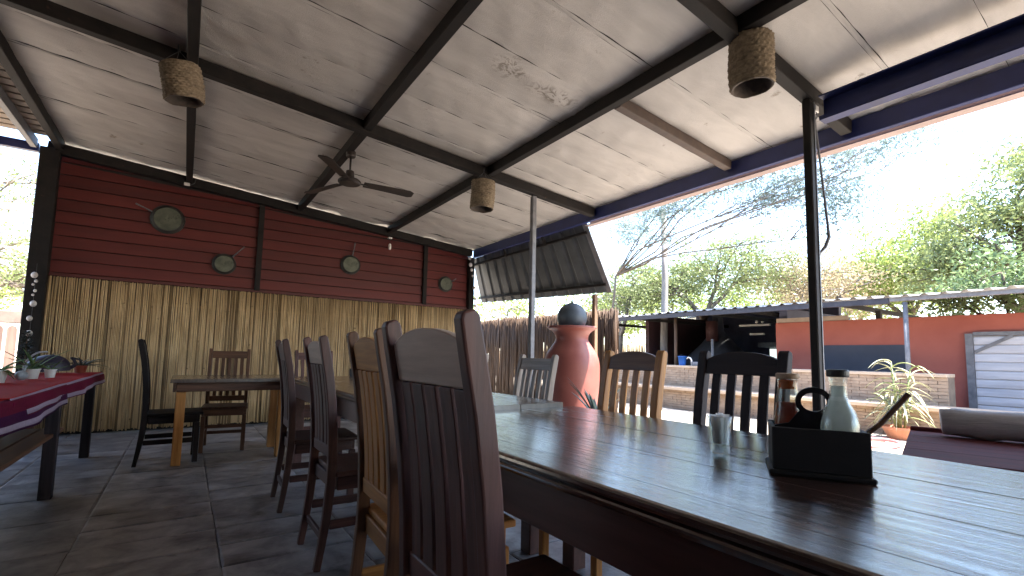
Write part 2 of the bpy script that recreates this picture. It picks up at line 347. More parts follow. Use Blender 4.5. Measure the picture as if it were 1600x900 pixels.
for x in (0.80, 3.40):
    MB().box(x - .035, x + .035, -.06, -.012, 1.91, zr(x) - .035).build("stud", M_STEEL, wall, bevel=.003)
MB().box(-1.40, 4.26, -.035, -.008, 1.885, 1.925).build("rail", mat("red_rail", (.07, .014, .012), (.11, .022, .018), (2, 9, 9)), wall, bevel=.003)
M_REED = mat("reed_straw", (0.40, 0.265, 0.125), (0.70, 0.51, 0.28), (9, 9, 2.2), (.5, .75), .3, 6, rnd=.10, dist=.006, spots=(11, .64, (.10, .06, .025)))
M_REED2 = mat("reed_brown", (0.14, 0.085, 0.036), (0.32, 0.21, 0.095), (9, 9, 2.2), (.5, .75), .3, 6, rnd=.10, dist=.006)
scr = thing("reed_screen", "straw coloured reed matting lining the lower part of the far wall", "screen", (0, 7.70, 0))
def reed_mat(x0, x1, z0, z1):
    q, q2 = MB(), MB(); x = x0
    while x < x1:
        r_ = R.uniform(.0050, .0095); d = R.random() < .22
        zz = [z0 + R.uniform(0, .03)] + [z0 + (z1 - z0) * t + R.uniform(-.1, .1) for t in (.33, .66)] + [z1 - R.uniform(0, .012)]
        p = [(x + R.uniform(-.004, .004), R.uniform(-.006, .006), z) for z in zz]
        (q2 if d else q).tube(p, [r_ * 1.1, r_, r_ * .95, r_ * .8], 5); x += r_ * 1.75
    return q, q2
for a, b in ((-1.40, 0.55), (0.555, 1.375), (1.38, 2.9), (2.905, 4.26)):
    q, q2 = reed_mat(a, b, .02, 1.885)
    o = q.build("reed_mat", M_REED, scr, smooth=True, fix=False); o['kind'] = 'stuff'
    o2 = q2.build("reed_mat_dark", M_REED2, scr, smooth=True, fix=False); o2['kind'] = 'stuff'
for z in (.35, 1.05, 1.62):
    MB().box(-1.40, 4.26, .012, .022, z - .015, z + .015).build("batten", M_REED2, scr)

# ------------------------------------------------------------------ slatted lean-to on the left
M_LATH = mat("pale_lath", (0.34, 0.27, 0.21), (0.52, 0.43, 0.35), (2, 22, 22), (.6, .8), .25, 7, rnd=.15, dist=.005)
per = thing("slatted_lean_to", "lean-to roof of pale slats on dark rafters beside the pavilion's left edge", "lean-to roof", (0, 0, 0))
for i in range(62):
    y = 7.35 - i * .158
    if y < -2.4: break
    MB().box(-3.6, -1.44, y - .060, y + .060, 3.465, 3.485).build("slat", M_LATH, per)
for x in (-1.60, -2.45, -3.3):
    MB().bar((x, -2.5, 3.40), (x, 7.55, 3.40), .06, .11).build("rafter", M_GREYSTEEL if x == -1.60 else M_STEEL, per, bevel=.004)
MB().bar((-3.7, 7.64, 3.375), (-1.57, 7.64, 3.375), .08, .10).build("beam", M_STEELFLARE, per, bevel=.004)
MB().box(-3.65, -1.46, -8.0, 7.58, 3.52, 3.54).build("cover", M_DARKVOID, per)
for i in range(9): MB().box(-3.70, -3.66, -7.0 + 1.5 * i, -5.505 + 1.5 * i, -.10, 3.40).build("unseen_block_wall", wood('dark', 'z'), per)  # unseen wall added to block light coming in from the left
for i in range(5): MB().box(-3.70 + 1.2 * i, -2.505 + 1.2 * i, -6.05, -6.0, -.10, 3.10).build("unseen_bounce_panel", mat("bounce_cream", (.52, .47, .40), (.68, .62, .54), (2, 2, 2), (.7, .9), .1), per)  # unseen panels added behind the camera: block light, pale to bounce some back
for y in (7.64, 2.0): MB().box(-3.66, -3.56, y - .05, y + .05, -.15, 3.32).build("post", M_STEEL, per, bevel=.004)

# ------------------------------------------------------------------ tilted awning beside the big pot
M_CORR = mat("grey_corrugated_iron", (0.034, 0.040, 0.046), (0.066, 0.074, 0.082), (5, 5, 5), (.4, .65), .12, rnd=.06, dist=.004, spots=(6, .68, (.05, .05, .045)))
aw = thing("awning", "tilted grey corrugated iron awning hanging below the eave beside the clay pot", "awning", (4.42, 4.7, 2.88))
TL, TR, BR, BL = Vector((4.41, 7.80, 2.868)), Vector((4.41, 4.72, 2.890)), Vector((4.86, 4.67, 1.965)), Vector((4.72, 7.95, 2.065))
org = Vector((4.42, 4.7, 2.88))
def awp(u, v, off=0.0):
    t = TR.lerp(TL, u); b = BR.lerp(BL, u); n = (TL - TR).cross(BR - TR).normalized(); return t.lerp(b, v) + n * off - org
def corr(x, pitch, h):      # trapezoid profile
    t = (x / pitch) % 1.0
    return h * (1 if t < .22 else 1 - (t - .22) / .10 if t < .32 else 0 if t < .90 else (t - .90) / .10)
nn = 192
for k in range(4):
    MB().grid(lambda u, v, k=k: awp((k + u * 1.0) / 4, v, -corr((k + u) / 4 * 3.1, .26, .022)), nn // 4, 2).build("iron_sheet", M_CORR, aw, fix=False)
for v in (.13, .88):
    a, b = awp(-.0, v, .022), awp(1.0, v, .022); MB().bar(a, b, .035, .035).build("frame_bar", M_STEEL, aw)
for u in (.28, .62, .98):
    a, b = awp(u, .0, .06), awp(u, .14, .06); MB().bar(a, b, .03, .03, (1, 0, .3)).build("bracket", M_STEEL, aw)
MB().bar(awp(-.003, -.0, .01), awp(-.003, 1.0, .01), .09, .012, (1, 0, .5)).build("edge_trim", M_GREYSTEEL, aw)
pst = MB().box(-.03, .03, -.03, .03, -.14, 1.93).build("awning_post", mat("brown_post", (.10, .055, .03), (.20, .12, .07), (20, 20, 2), (.6, .8), .3), None, bevel=.005)
pst.location = (4.70, 4.80, 0); pst.parent = None; tag(pst, "slim brown timber post holding up the outer corner of the grey awning", "post")

# ------------------------------------------------------------------ reed fences
M_FENCE = mat("dark_reed", (0.038, 0.017, 0.007), (0.095, 0.048, 0.020), (10, 10, 2.2), (.6, .8), .3, 6, rnd=.12, dist=.006)
rf = thing("reed_fence", "dark brown reed fence behind the clay pot with daylight through its gaps", "fence", (5.55, 7.2, -.14))
q = MB(); y = -2.0
while y < 3.6:          # front layer with clusters of gaps
    gap = max(0, sin(y * 3.7 + .6) * sin(y * 1.9 + 1)) ** .6
    r_ = R.uniform(.007, .013); top = 1.97 + .02 * sin(y * 1.7) + R.uniform(-.025, .012)
    q.tube([(R.uniform(-.02, .02), y + R.uniform(-.012, .012), z) for z in (0, .6, 1.3)] + [(R.uniform(-.02, .02), y + R.uniform(-.012, .012), top)], [r_, r_, r_ * .9, r_ * .7], 5)
    y += r_ * R.uniform(1.0, 1.6) + (R.uniform(.006, .022) if R.random() < .62 * gap else 0)
y = -2.0
while y < 3.6:          # short reeds tied behind the top, and broken stubs at the foot
    r_ = R.uniform(.008, .013); q.tube([(.035, y, 1.40 + R.uniform(-.25, .2)), (.035, y + R.uniform(-.01, .01), 1.95 + R.uniform(-.03, .01))], r_, 5)
    q.tube([(.035, y, 0), (.035, y, .50 + R.uniform(-.3, .25))], r_, 5)
    if R.random() < .45 + .4 * sin(y * 2.3): q.tube([(.035, y, .2), (.035, y + R.uniform(-.03, .03), 1.6)], r_, 5)
    y += r_ * 1.55
o = q.build("reeds", M_FENCE, rf, smooth=True, fix=False); o['kind'] = 'stuff'
for z in (.55, 1.62): MB().bar((.05, -2.0, z), (.05, 3.6, z + .02), .05, .05).build("rail", M_FENCE, rf)
for y in (-1.9, .6, 3.3): MB().tube([(.08, y, 0), (.08, y, 1.8)], .04, 8).build("post", M_FENCE, rf)
rf2 = thing("reed_fence", "sunlit low reed fence far behind the pot and under the bar roof's left end", "fence", (14.6, 11.5, -.14))
q = MB(); y = -4.0
while y < 12.0:
    r_ = R.uniform(.012, .022); q.tube([(R.uniform(-.03, .03), y, 0), (R.uniform(-.03, .03), y, .9), (R.uniform(-.03, .03), y + R.uniform(-.03, .03), 1.72 + R.uniform(-.05, .05))], [r_, r_, r_ * .8], 5); y += r_ * 1.9
o = q.build("reeds", M_REED2, rf2, smooth=True, fix=False); o['kind'] = 'stuff'
for z in (.5, 1.4): MB().bar((-.05, -4, z), (-.05, 12, z), .05, .06).build("rail", M_FENCE, rf2)
# ------------------------------------------------------------------ dining tables
M_TOP = None
def table_top_mat(name, c1, c2, r0, r1):
    m, t, b = nodes_for(name)
    tc = N(t, "ShaderNodeTexCoord"); mp = N(t, "ShaderNodeMapping"); mp.inputs['Scale'].default_value = (34, 1.7, 10)
    t.links.new(tc.outputs['Object'], mp.inputs[0])
    nz = N(t, "ShaderNodeTexNoise"); nz.inputs['Scale'].default_value = 1; nz.inputs['Detail'].default_value = 8; nz.inputs['Roughness'].default_value = .65; nz.inputs['Distortion'].default_value = .5
    t.links.new(mp.outputs[0], nz.inputs[0])
    n2 = N(t, "ShaderNodeTexNoise"); n2.inputs['Scale'].default_value = 3.2; n2.inputs['Detail'].default_value = 4; t.links.new(tc.outputs['Object'], n2.inputs[0])
    mp3 = N(t, "ShaderNodeMapping"); mp3.inputs['Scale'].default_value = (110, 5.5, 10); t.links.new(tc.outputs['Object'], mp3.inputs[0])
    n3 = N(t, "ShaderNodeTexNoise"); n3.inputs['Scale'].default_value = 1; n3.inputs['Detail'].default_value = 4; t.links.new(mp3.outputs[0], n3.inputs[0])
    r = ramp(t, [(.3, c1), (.72, c2)]); t.links.new(nz.outputs[0], r.inputs[0]); t.links.new(r.outputs[0], b.inputs['Base Color'])
    ad = N(t, "ShaderNodeMath", operation='MULTIPLY'); t.links.new(nz.outputs[0], ad.inputs[0]); t.links.new(n2.outputs[0], ad.inputs[1])
    rr = N(t, "ShaderNodeMapRange"); rr.inputs[1].default_value = .12; rr.inputs[2].default_value = .42; rr.inputs[3].default_value = r0; rr.inputs[4].default_value = r1
    t.links.new(ad.outputs[0], rr.inputs[0]); t.links.new(rr.outputs[0], b.inputs['Roughness'])
    mm = N(t, "ShaderNodeMath", operation='MULTIPLY_ADD'); mm.inputs[1].default_value = .5; t.links.new(n3.outputs[0], mm.inputs[0]); t.links.new(nz.outputs[0], mm.inputs[2])
    m2 = N(t, "ShaderNodeMath", operation='MULTIPLY_ADD'); m2.inputs[1].default_value = .8; t.links.new(n2.outputs[0], m2.inputs[0]); t.links.new(mm.outputs[0], m2.inputs[2])
    bp = N(t, "ShaderNodeBump"); bp.inputs['Strength'].default_value = .30; bp.inputs['Distance'].default_value = .006
    t.links.new(m2.outputs[0], bp.inputs['Height']); t.links.new(bp.outputs[0], b.inputs['Normal'])
    b.inputs['IOR'].default_value = 1.6; b.inputs['Specular IOR Level'].default_value = .7; b.inputs['Coat Weight'].default_value = 1.0; b.inputs['Coat Roughness'].default_value = .17; b.inputs['Coat IOR'].default_value = 1.6; t.links.new(bp.outputs[0], b.inputs['Coat Normal'])
    return m
M_TOP = table_top_mat("varnished_table_top", (.022, .010, .008), (.082, .036, .026), .10, .30)
M_TOP2 = table_top_mat("worn_table_top", (.035, .020, .012), (.105, .066, .040), .25, .5)
M_TOP3 = table_top_mat("brown_table_top", (.05, .026, .014), (.13, .075, .042), .35, .6)
M_APRON = mat("table_apron", (.055, .020, .016), (.115, .048, .040), (30, 1.6, 20), (.35, .55), .2, 7, rnd=.1, dist=.005)
def table(name, label, x0, x1, y0, y1, h, planks, mt, th=.042, ap=.13, inset=.035, leg=.085, ma=None, ml=None):
    t = thing(name, label, "table", (x0, y0, 0)); W, D = x1 - x0, y1 - y0
    for a, b in planks:
        if a == 0:
            pr0 = [(b - .0006, h), (.012, h), (.005, h - .002), (.001, h - .006), (0, h - .013), (.001, h - .019), (.006, h - .022), (.0, h - .025), (-.003, h - .029), (-.003, h - .034), (.002, h - th), (b - .0006, h - th)]
            n = len(pr0); MB().add([(x, 0, z) for x, z in pr0] + [(x, D, z) for x, z in pr0], [tuple(range(n)), tuple(range(2 * n - 1, n - 1, -1))] + [(j, (j + 1) % n, n + (j + 1) % n, n + j) for j in range(n)]).build("plank", mt, t)
        else: MB().box(a + .0009, b - .0009 - (.003 if abs(b - .688) < .001 else 0), 0, D, h - th, h).build("plank", mt, t, bevel=.0012)
    ma = ma or M_APRON; z0, z1 = h - th - ap, h - th
    MB().box(inset, inset + .025, .06, D - .06, z0, z1).build("apron", ma, t, bevel=.003)
    MB().box(W - inset - .025, W - inset, .06, D - .06, z0, z1).build("apron", ma, t, bevel=.003)
    for y in (.06, D - .085): MB().box(inset + .027, W - inset - .027, y, y + .025, z0, z1).build("apron", ma, t, bevel=.003)
    for x in (inset + .027, W - inset - .027 - leg):
        for y in (.087, D - .087 - leg):
            MB().box(x, x + leg, y, y + leg, 0, z1 - .001).build("leg", ml or ma, t, bevel=.005)
    return t
table("long_table", "long dark varnished plank table in the foreground carrying the black caddy and glass", .742, 1.785, -1.05, 1.985, .78,
      [(0, .105), (.105, .38), (.38, .688), (.688, 1.043)], M_TOP)
table("long_table", "second slightly higher plank table butted against the far end of the foreground table", .83, 1.715, 1.99, 5.06, .803,
      [(0, .29), (.29, .6), (.6, .885)], M_TOP2)
table("side_table", "small brown wooden table by the reed wall with bare honey coloured legs", -.085, .93, 5.2, 6.0, .78,
      [(0, .34), (.34, .68), (.68, 1.015)], M_TOP3, th=.034, ap=.085, inset=.02, leg=.075, ma=wood('mid', 'x'), ml=wood('honey', 'z'))

# ------------------------------------------------------------------ chairs
PATH_T = [(-.232, 0), (-.214, .12), (-.198, .25), (-.186, .40), (-.184, .52), (-.190, .66), (-.202, .80), (-.222, .94), (-.246, 1.06), (-.262, 1.13)]
def px(path, z):
    for (xa, za), (xb, zb_) in zip(path, path[1:]):
        if za <= z <= zb_: return xa + (xb - xa) * (z - za) / (zb_ - za)
    return path[-1][0]
def sub(path, z0, z1, n=8, off=0.0): return [(px(path, z0 + (z1 - z0) * i / n) + off, z0 + (z1 - z0) * i / n) for i in range(n + 1)]
def make_chair(label, key, W=.40, H=1.13, post=.034, dep=.044, slats=5, slat_w=.037, crest=(.985, 1.105), arch=.035, crest_key=None, seat_z=.46, group='tall backed wooden dining chairs', scale_path=1.0, crest_th=.024, slat_th=.014):
    path = [(x, z * H / 1.13) for x, z in PATH_T]
    t = thing("dining_chair", label, "chair", group=group); h = W / 2; wz = wood(key, 'z'); wx = wood(key, 'x'); wy = wood(key, 'y')
    k = len(path); deps = [dep * (.72 + .28 * min(1, i / 3)) * (1 if i < k - 1 else .62) for i in range(k)]
    for s in (-1, 1):
        y0, y1 = (s * h, s * (h - post)) if s < 0 else (h - post, h)
        MB().sweep(path[:-1] + [(path[-1][0] + .004, path[-1][1] - .012), (path[-1][0], path[-1][1])], y0, y1, deps[:-1] + [dep * .92, dep * .55]).build("back_post", wz, t, bevel=.005, seg=2)
    hi = h - post - .001
    # crest rail with an arched top
    n = 12; q = MB(); vs = []
    for i in range(n + 1):
        y = -hi + 2 * hi * i / n; zt = crest[1] - arch + arch * (1 - (2 * i / n - 1) ** 2) ** .8 if arch else crest[1]
        for z, sd_ in ((crest[0], -1), (crest[0], 1), (zt, 1), (zt, -1)): vs.append((px(path, z) + sd_ * crest_th / 2 + .004, y, z))
    fs = [(0, 1, 2, 3), tuple(4 * n + j for j in (3, 2, 1, 0))]
    for i in range(n):
        for j in range(4): fs.append((4 * i + j, 4 * i + (j + 1) % 4, 4 * i + 4 + (j + 1) % 4, 4 * i + 4 + j))
    q.add(vs, fs).build("crest_rail", wood(crest_key or key, 'y'), t, bevel=.003)
    q = MB(); lo = .575 * H / 1.13
    q.sweep(sub(path, lo - .055, lo, 2, .002), -hi, hi, .024).build("lower_rail", wy, t, bevel=.003)
    gap = (2 * hi - slats * slat_w) / (slats + 1)
    for i in range(slats):
        y = -hi + gap + i * (slat_w + gap); e = R.uniform(-.002, .002)
        MB().sweep(sub(path, lo + .001, crest[0] - .001, 7, .003 + e), y, y + slat_w, slat_th).build("slat", wz, t, bevel=.002)
    MB().box(-.168, .258, -h - .008, h + .008, seat_z - .026, seat_z).build("seat", wx, t, bevel=.006, seg=2)
    q = MB(); a0, a1 = seat_z - .092, seat_z - .027
    q.box(-.180, -.158, -hi, hi, a0, a1).build("seat_rail", wy, t, bevel=.003)
    MB().box(.212, .234, -hi - .012, hi + .012, a0, a1).build("seat_rail", wy, t, bevel=.003)
    for s in (-1, 1):
        MB().box(-.156, .210, s * (h - .012) - .010, s * (h - .012) + .010, a0, a1).build("side_rail", wx, t, bevel=.003)
        MB().box(.194, .236, s * (h - .019) - .019, s * (h - .019) + .019, 0, a0 - .001).build("front_leg", wz, t, bevel=.004)
        z = .205 if s > 0 else .205
        MB().bar((px(path, z) + .022, s * (h - .018), z), (.193, s * (h - .018), z), .020, .042).build("stretcher", wx, t, bevel=.003)
    MB().bar((px(path, .13) + .01, -hi, .14), (px(path, .13) + .01, hi, .14), .018, .035).build("stretcher", wy, t, bevel=.003)
    MB().bar((.214, -hi - .01, .26), (.214, hi + .01, .26), .018, .035).build("stretcher", wy, t, bevel=.003)
    return t
A = make_chair("plum brown tall backed chair with its pale arched crest nearest the camera", 'plum', W=.418, crest_key='crest', slat_w=.053, slat_th=.020)
A.location = (.675, .945, 0)
dup(A, (.783, 1.675, 0), radians(-3), "honey orange tall backed chair just behind the nearest plum brown chair", rewood('honey', 'honey', 'mid'))
dup(A, (.822, 2.670, 0), 0, "dark tall backed chair with pale crest, third along the tables' left side", rewood('plum', 'crest'))
dup(A, (.815, 3.660, 0), radians(-2), "dark tall backed chair seen nearly edge on, fourth along the tables' left side", rewood('dark', 'plum'))
dup(A, (-.075, 5.60, 0), radians(1), "black brown tall chair seen from its side at the left end of the side table", rewood('ebony', 'ebony'))
B = make_chair("brown chair with straight topped slatted back behind the side table facing the camera", 'mid', W=.405, H=1.06, slats=5, slat_w=.034, crest=(.955, 1.035), arch=0, group='low backed slatted chairs')
B.location = (.405, 6.03, 0); B.rotation_euler = (0, 0, radians(-96))
dup(B, (1.80, 2.66, 0), pi, "weathered grey chair with straight topped slats in front of the clay pot", rewood('grey', 'grey'))
dup(B, (1.80, 3.55, 0), pi, "weathered grey chair partly hidden by the nearest chair's post, before the reed fence", rewood('grey', 'grey'))
dup(B, (1.225, 5.52, 0), radians(-90), "brown slatted chair at the far head of the second table, half hidden", rewood('plum', 'plum'))
Cc = make_chair("near black chair with wide arched crest behind the toothpick glass and the caddy", 'black', W=.415, H=1.09, post=.044, dep=.046, slats=4, slat_w=.040, crest=(.985, 1.088), arch=.034, group='arch crested slatted chairs')
Cc.location = (1.815, 1.178, 0); Cc.rotation_euler = (0, 0, pi)
dup(Cc, (1.80, 1.790, 0), pi, "warm brown chair with arched crest, honey posts and slats right of the clay pot", lambda nm, part='': wood('mid', nm.split('_')[2]) if '_y' in nm else wood('honey', nm.split('_')[2]))

# ------------------------------------------------------------------ caddy, bottles, glass on the tables
M_BLACK = mat("black_painted_wood", (.004, .004, .006), (.012, .011, .014), (14, 14, 14), (.5, .8), .3, rnd=.1, dist=.004)
def glass_mat(name, col):
    """thin clear glass: a Fresnel mix of see-through and mirror"""
    m = bpy.data.materials.new(name); m.use_nodes = True; t = m.node_tree; t.nodes.remove(t.nodes["Principled BSDF"]); o = t.nodes["Material Output"]
    nz = N(t, "ShaderNodeTexNoise"); nz.inputs['Scale'].default_value = 45; bp = N(t, "ShaderNodeBump"); bp.inputs['Strength'].default_value = .12; bp.inputs['Distance'].default_value = .004
    t.links.new(nz.outputs[0], bp.inputs['Height'])
    tr = N(t, "ShaderNodeBsdfTransparent"); tr.inputs[0].default_value = (*col, 1); g = N(t, "ShaderNodeBsdfGlossy"); g.inputs['Roughness'].default_value = .06
    lw = N(t, "ShaderNodeLayerWeight"); lw.inputs[0].default_value = .5; pw = N(t, "ShaderNodeMath", operation='POWER'); pw.inputs[1].default_value = 4.0
    f = N(t, "ShaderNodeMath", operation='MULTIPLY_ADD'); f.inputs[1].default_value = .85; f.inputs[2].default_value = .04; mx = N(t, "ShaderNodeMixShader")
    t.links.new(lw.outputs['Facing'], pw.inputs[0]); t.links.new(pw.outputs[0], f.inputs[0])
    for q_ in (g, lw): t.links.new(bp.outputs[0], q_.inputs['Normal'])
    t.links.new(f.outputs[0], mx.inputs[0]); t.links.new(tr.outputs[0], mx.inputs[1]); t.links.new(g.outputs[0], mx.inputs[2]); t.links.new(mx.outputs[0], o.inputs[0]); return m
M_GLASS = glass_mat("clear_glass", (.90, .93, .92))
M_PAPER = thin_mat("white_paper", (.78, .76, .75), (.90, .89, .88), .5, 40)
M_CREAM = thin_mat("cream_sauce", (.58, .53, .34), (.74, .69, .50), .5, 30)
M_KETCH = thin_mat("red_sauce", (.30, .05, .03), (.46, .10, .05), .5, 30)
M_CHILI = thin_mat("orange_sauce", (.55, .14, .03), (.70, .24, .06), .5, 30)
M_CORK = mat("beige_cap", (.40, .27, .17), (.55, .40, .27), (30, 30, 30), (.6, .8), .2)
M_PLAST = mat("black_plastic", (.008, .008, .009), (.02, .02, .022), (9, 9, 9), (.35, .5), .05)
cd_ = thing("caddy", "black wooden condiment caddy with a ring handle on the foreground table", "caddy", (1.296, .556, .7805), radians(-59.5))
L, D_, HH = .098, .072, .112
MB().box(-L - .008, L + .008, -D_ - .008, D_ + .008, 0, .012).build("base", M_BLACK, cd_, bevel=.003)
for s in (-1, 1): MB().box(-L, L, s * D_ - .005, s * D_ + .005, .0125, HH).build("side_panel", M_BLACK, cd_, bevel=.002)
for s in (-1, 1): MB().box(s * (L - .005) - .005, s * (L - .005) + .005, -D_ + .0055, D_ - .0055, .0125, HH - .002).build("end_panel", M_BLACK, cd_, bevel=.002)
def divider():      # board with sloping shoulders and a ring handle cut at its top
    q = MB(); out = [(-.088, .013), (.088, .013), (.088, .108), (.055, .116), (.037, .140)]
    cx, cz, ro, ri = -.0, .170, .040, .028
    ring = [(cx + ro * cos(a), cz + ro * .92 * sin(a)) for a in [radians(-38 + i * (256 / 18)) for i in range(19)]]
    outer = out + ring + [(-.037, .140), (-.055, .116), (-.088, .108)]
    hole = [(cx + ri * cos(2 * pi * i / 20), cz + ri * .82 * sin(2 * pi * i / 20)) for i in range(20)]
    bm = bmesh.new()
    def loop(pts): 
        vs = [bm.verts.new((p[0], -.005, p[1])) for p in pts]
        return [bm.edges.new((vs[i], vs[(i + 1) % len(vs)])) for i in range(len(vs))]
    es = loop(outer) + loop(hole)
    r_ = bmesh.ops.triangle_fill(bm, edges=es, use_beauty=True, use_dissolve=False)
    bm.normal_update(); bmesh.ops.recalc_face_normals(bm, faces=bm.faces)
    g = bmesh.ops.extrude_face_region(bm, geom=list(bm.faces)); vv = [e for e in g['geom'] if isinstance(e, bmesh.types.BMVert)]
    bmesh.ops.translate(bm, vec=(0, .010, 0), verts=vv); bmesh.ops.recalc_face_normals(bm, faces=bm.faces)
    me = bpy.data.meshes.new("handle_board"); bm.to_mesh(me); bm.free(); me.materials.append(M_BLACK)
    o = bpy.data.objects.new("handle_board", me); COL.objects.link(o); o.parent = cd_
divider()
def cpos(x, y, z): v = Matrix.Rotation(radians(-59.5), 4, 'Z') @ Vector((x, y, 0)); return (1.296 + v.x, .556 + v.y, .7805 + z)
def bottle(label, loc, prof, fill, fm, capm, capr, caph, fm2=None, fill2=None):
    t = thing("sauce_bottle", label, "bottle", loc, group="sauce bottles in the foreground caddy")
    H = prof[-1][1]; inner = [(r - .0028, z) for r, z in prof[1:]]
    MB().lathe([(0.001, 0)] + prof + inner[::-1] + [(0.001, .004)], 32, cap=False).build("glass_body", M_GLASS, t, smooth=True)
    def ins(z):
        for (r0, z0), (r1, z1) in zip(prof, prof[1:]):
            if z0 <= z <= z1: return r0 + (r1 - r0) * (z - z0) / max(1e-6, z1 - z0)
        return prof[-1][0]
    zs = [.005 + (fill - .005) * i / 12 for i in range(13)]
    MB().lathe([(0.001, .005)] + [(ins(z) - .0034, z) for z in zs] + [(0.001, fill)], 28, cap=False).build("sauce", fm, t, smooth=True)
    if fm2:
        zs = [fill2[0] + (fill2[1] - fill2[0]) * i / 6 for i in range(7)]
        MB().lathe([(0.001, fill2[0])] + [(ins(z) - .0034, z) for z in zs] + [(0.001, fill2[1])], 28, cap=False).build("neck_sauce", fm2, t, smooth=True)
    MB().lathe([(capr * .96, H - .004), (capr, H + .001), (capr, H + caph * .8), (capr * .9, H + caph)], 28).build("cap", capm, t, bevel=.001, smooth=False)
    return t
bottle("glass carafe of cream sauce with a black cap in the caddy's right front corner", cpos(.047, -.030, .0125),
       [(.036, .001), (.040, .006), (.0415, .05), (.0425, .085), (.041, .112), (.034, .138), (.024, .158), (.0185, .175), (.0180, .205), (.0195, .222), (.0205, .226)], .066, M_CREAM, M_PLAST, .0235, .014, thin_mat('cream_film', (.74, .74, .70), (.88, .88, .85), .65, 25), (.068, .200))
bottle("glass bottle of red sauce with a beige cap behind the caddy's ring handle", cpos(-.052, .036, .0125),
       [(.034, .001), (.037, .006), (.037, .05), (.0365, .085), (.034, .115), (.029, .150), (.0245, .180), (.0235, .200), (.0245, .212), (.0255, .216)], .15, M_KETCH, M_CORK, .0275, .010, M_CHILI, (.186, .208))
st = MB().tube([cpos(.060, .045, .045), (1.382, .448, .905), (1.408, .398, .980)], [.0055, .006, .0065], 8).build("wooden_stick", wood('mid', 'z'), None, smooth=False)
tag(st, "brown wooden stick leaning out of the caddy's right end", "stick")
tp = thing("toothpick_glass", "small clear shot glass on the foreground table left of the caddy", "glass", (1.302, .814, .7805))
MB().lathe([(.001, 0), (.0245, 0), (.0262, .004), (.0255, .030), (.0285, .060), (.0345, .106), (.0338, .1065), (.0320, .106), (.0262, .062), (.0230, .034), (.0215, .026), (.001, .024)], 36, cap=False).build("glass_body", M_GLASS, tp, smooth=True)
q = thing("paper_sachets", "bunch of white paper toothpick sachets standing in the shot glass", "sachets", (1.302, .814, .7805))
for i in range(24):
    a = 2.4 * i + R.uniform(-.2, .2); rr = R.uniform(.002, .0165); lean = rr * R.uniform(.45, .75); h = R.uniform(.098, .116); f = a + pi / 2 + R.uniform(-.9, .9)
    p0 = Vector((rr * cos(a), rr * sin(a), .0275)); p1 = Vector(((rr + lean) * cos(a), (rr + lean) * sin(a), h)); sv_ = Vector((cos(f), sin(f), 0)) * .0066; nv_ = Vector((-sin(f), cos(f), 0)) * .0007
    vs = []
    for u in (0, .5, 1): c = p0.lerp(p1, u); vs += [c - sv_, c + nv_, c + sv_]
    MB().add(vs, [(0, 1, 4, 3), (1, 2, 5, 4), (3, 4, 7, 6), (4, 5, 8, 7)]).build("sachet", M_PAPER, q, fix=False)
c2 = thing("caddy", "small dark caddy far away on the second table beside the reed wall", "caddy", (1.48, 4.93, .8035))
MB().box(-.07, .07, -.05, .05, 0, .01).build("base", M_BLACK, c2)
for s in (-1, 1): MB().box(-.07, .07, s * .05 - .004, s * .05 + .004, .0105, .08).build("side_panel", M_BLACK, c2); MB().box(s * .066 - .004, s * .066 + .004, -.0455, .0455, .0105, .078).build("end_panel", M_BLACK, c2)
fb = thing("sauce_bottle", "clear bottle with dark cap standing in the far caddy on the second table", "bottle", (1.47, 4.93, .8145))
MB().lathe([(.001, 0), (.026, 0), (.027, .08), (.016, .11), (.014, .135), (.001, .1355)], 16, cap=False).build("glass_body", mat("milky_bottle", (.45, .45, .44), (.6, .6, .58), rough=(.1, .2), bump=0), fb, smooth=True)
MB().lathe([(.015, .136), (.015, .155)], 16).build("cap", M_PLAST, fb)

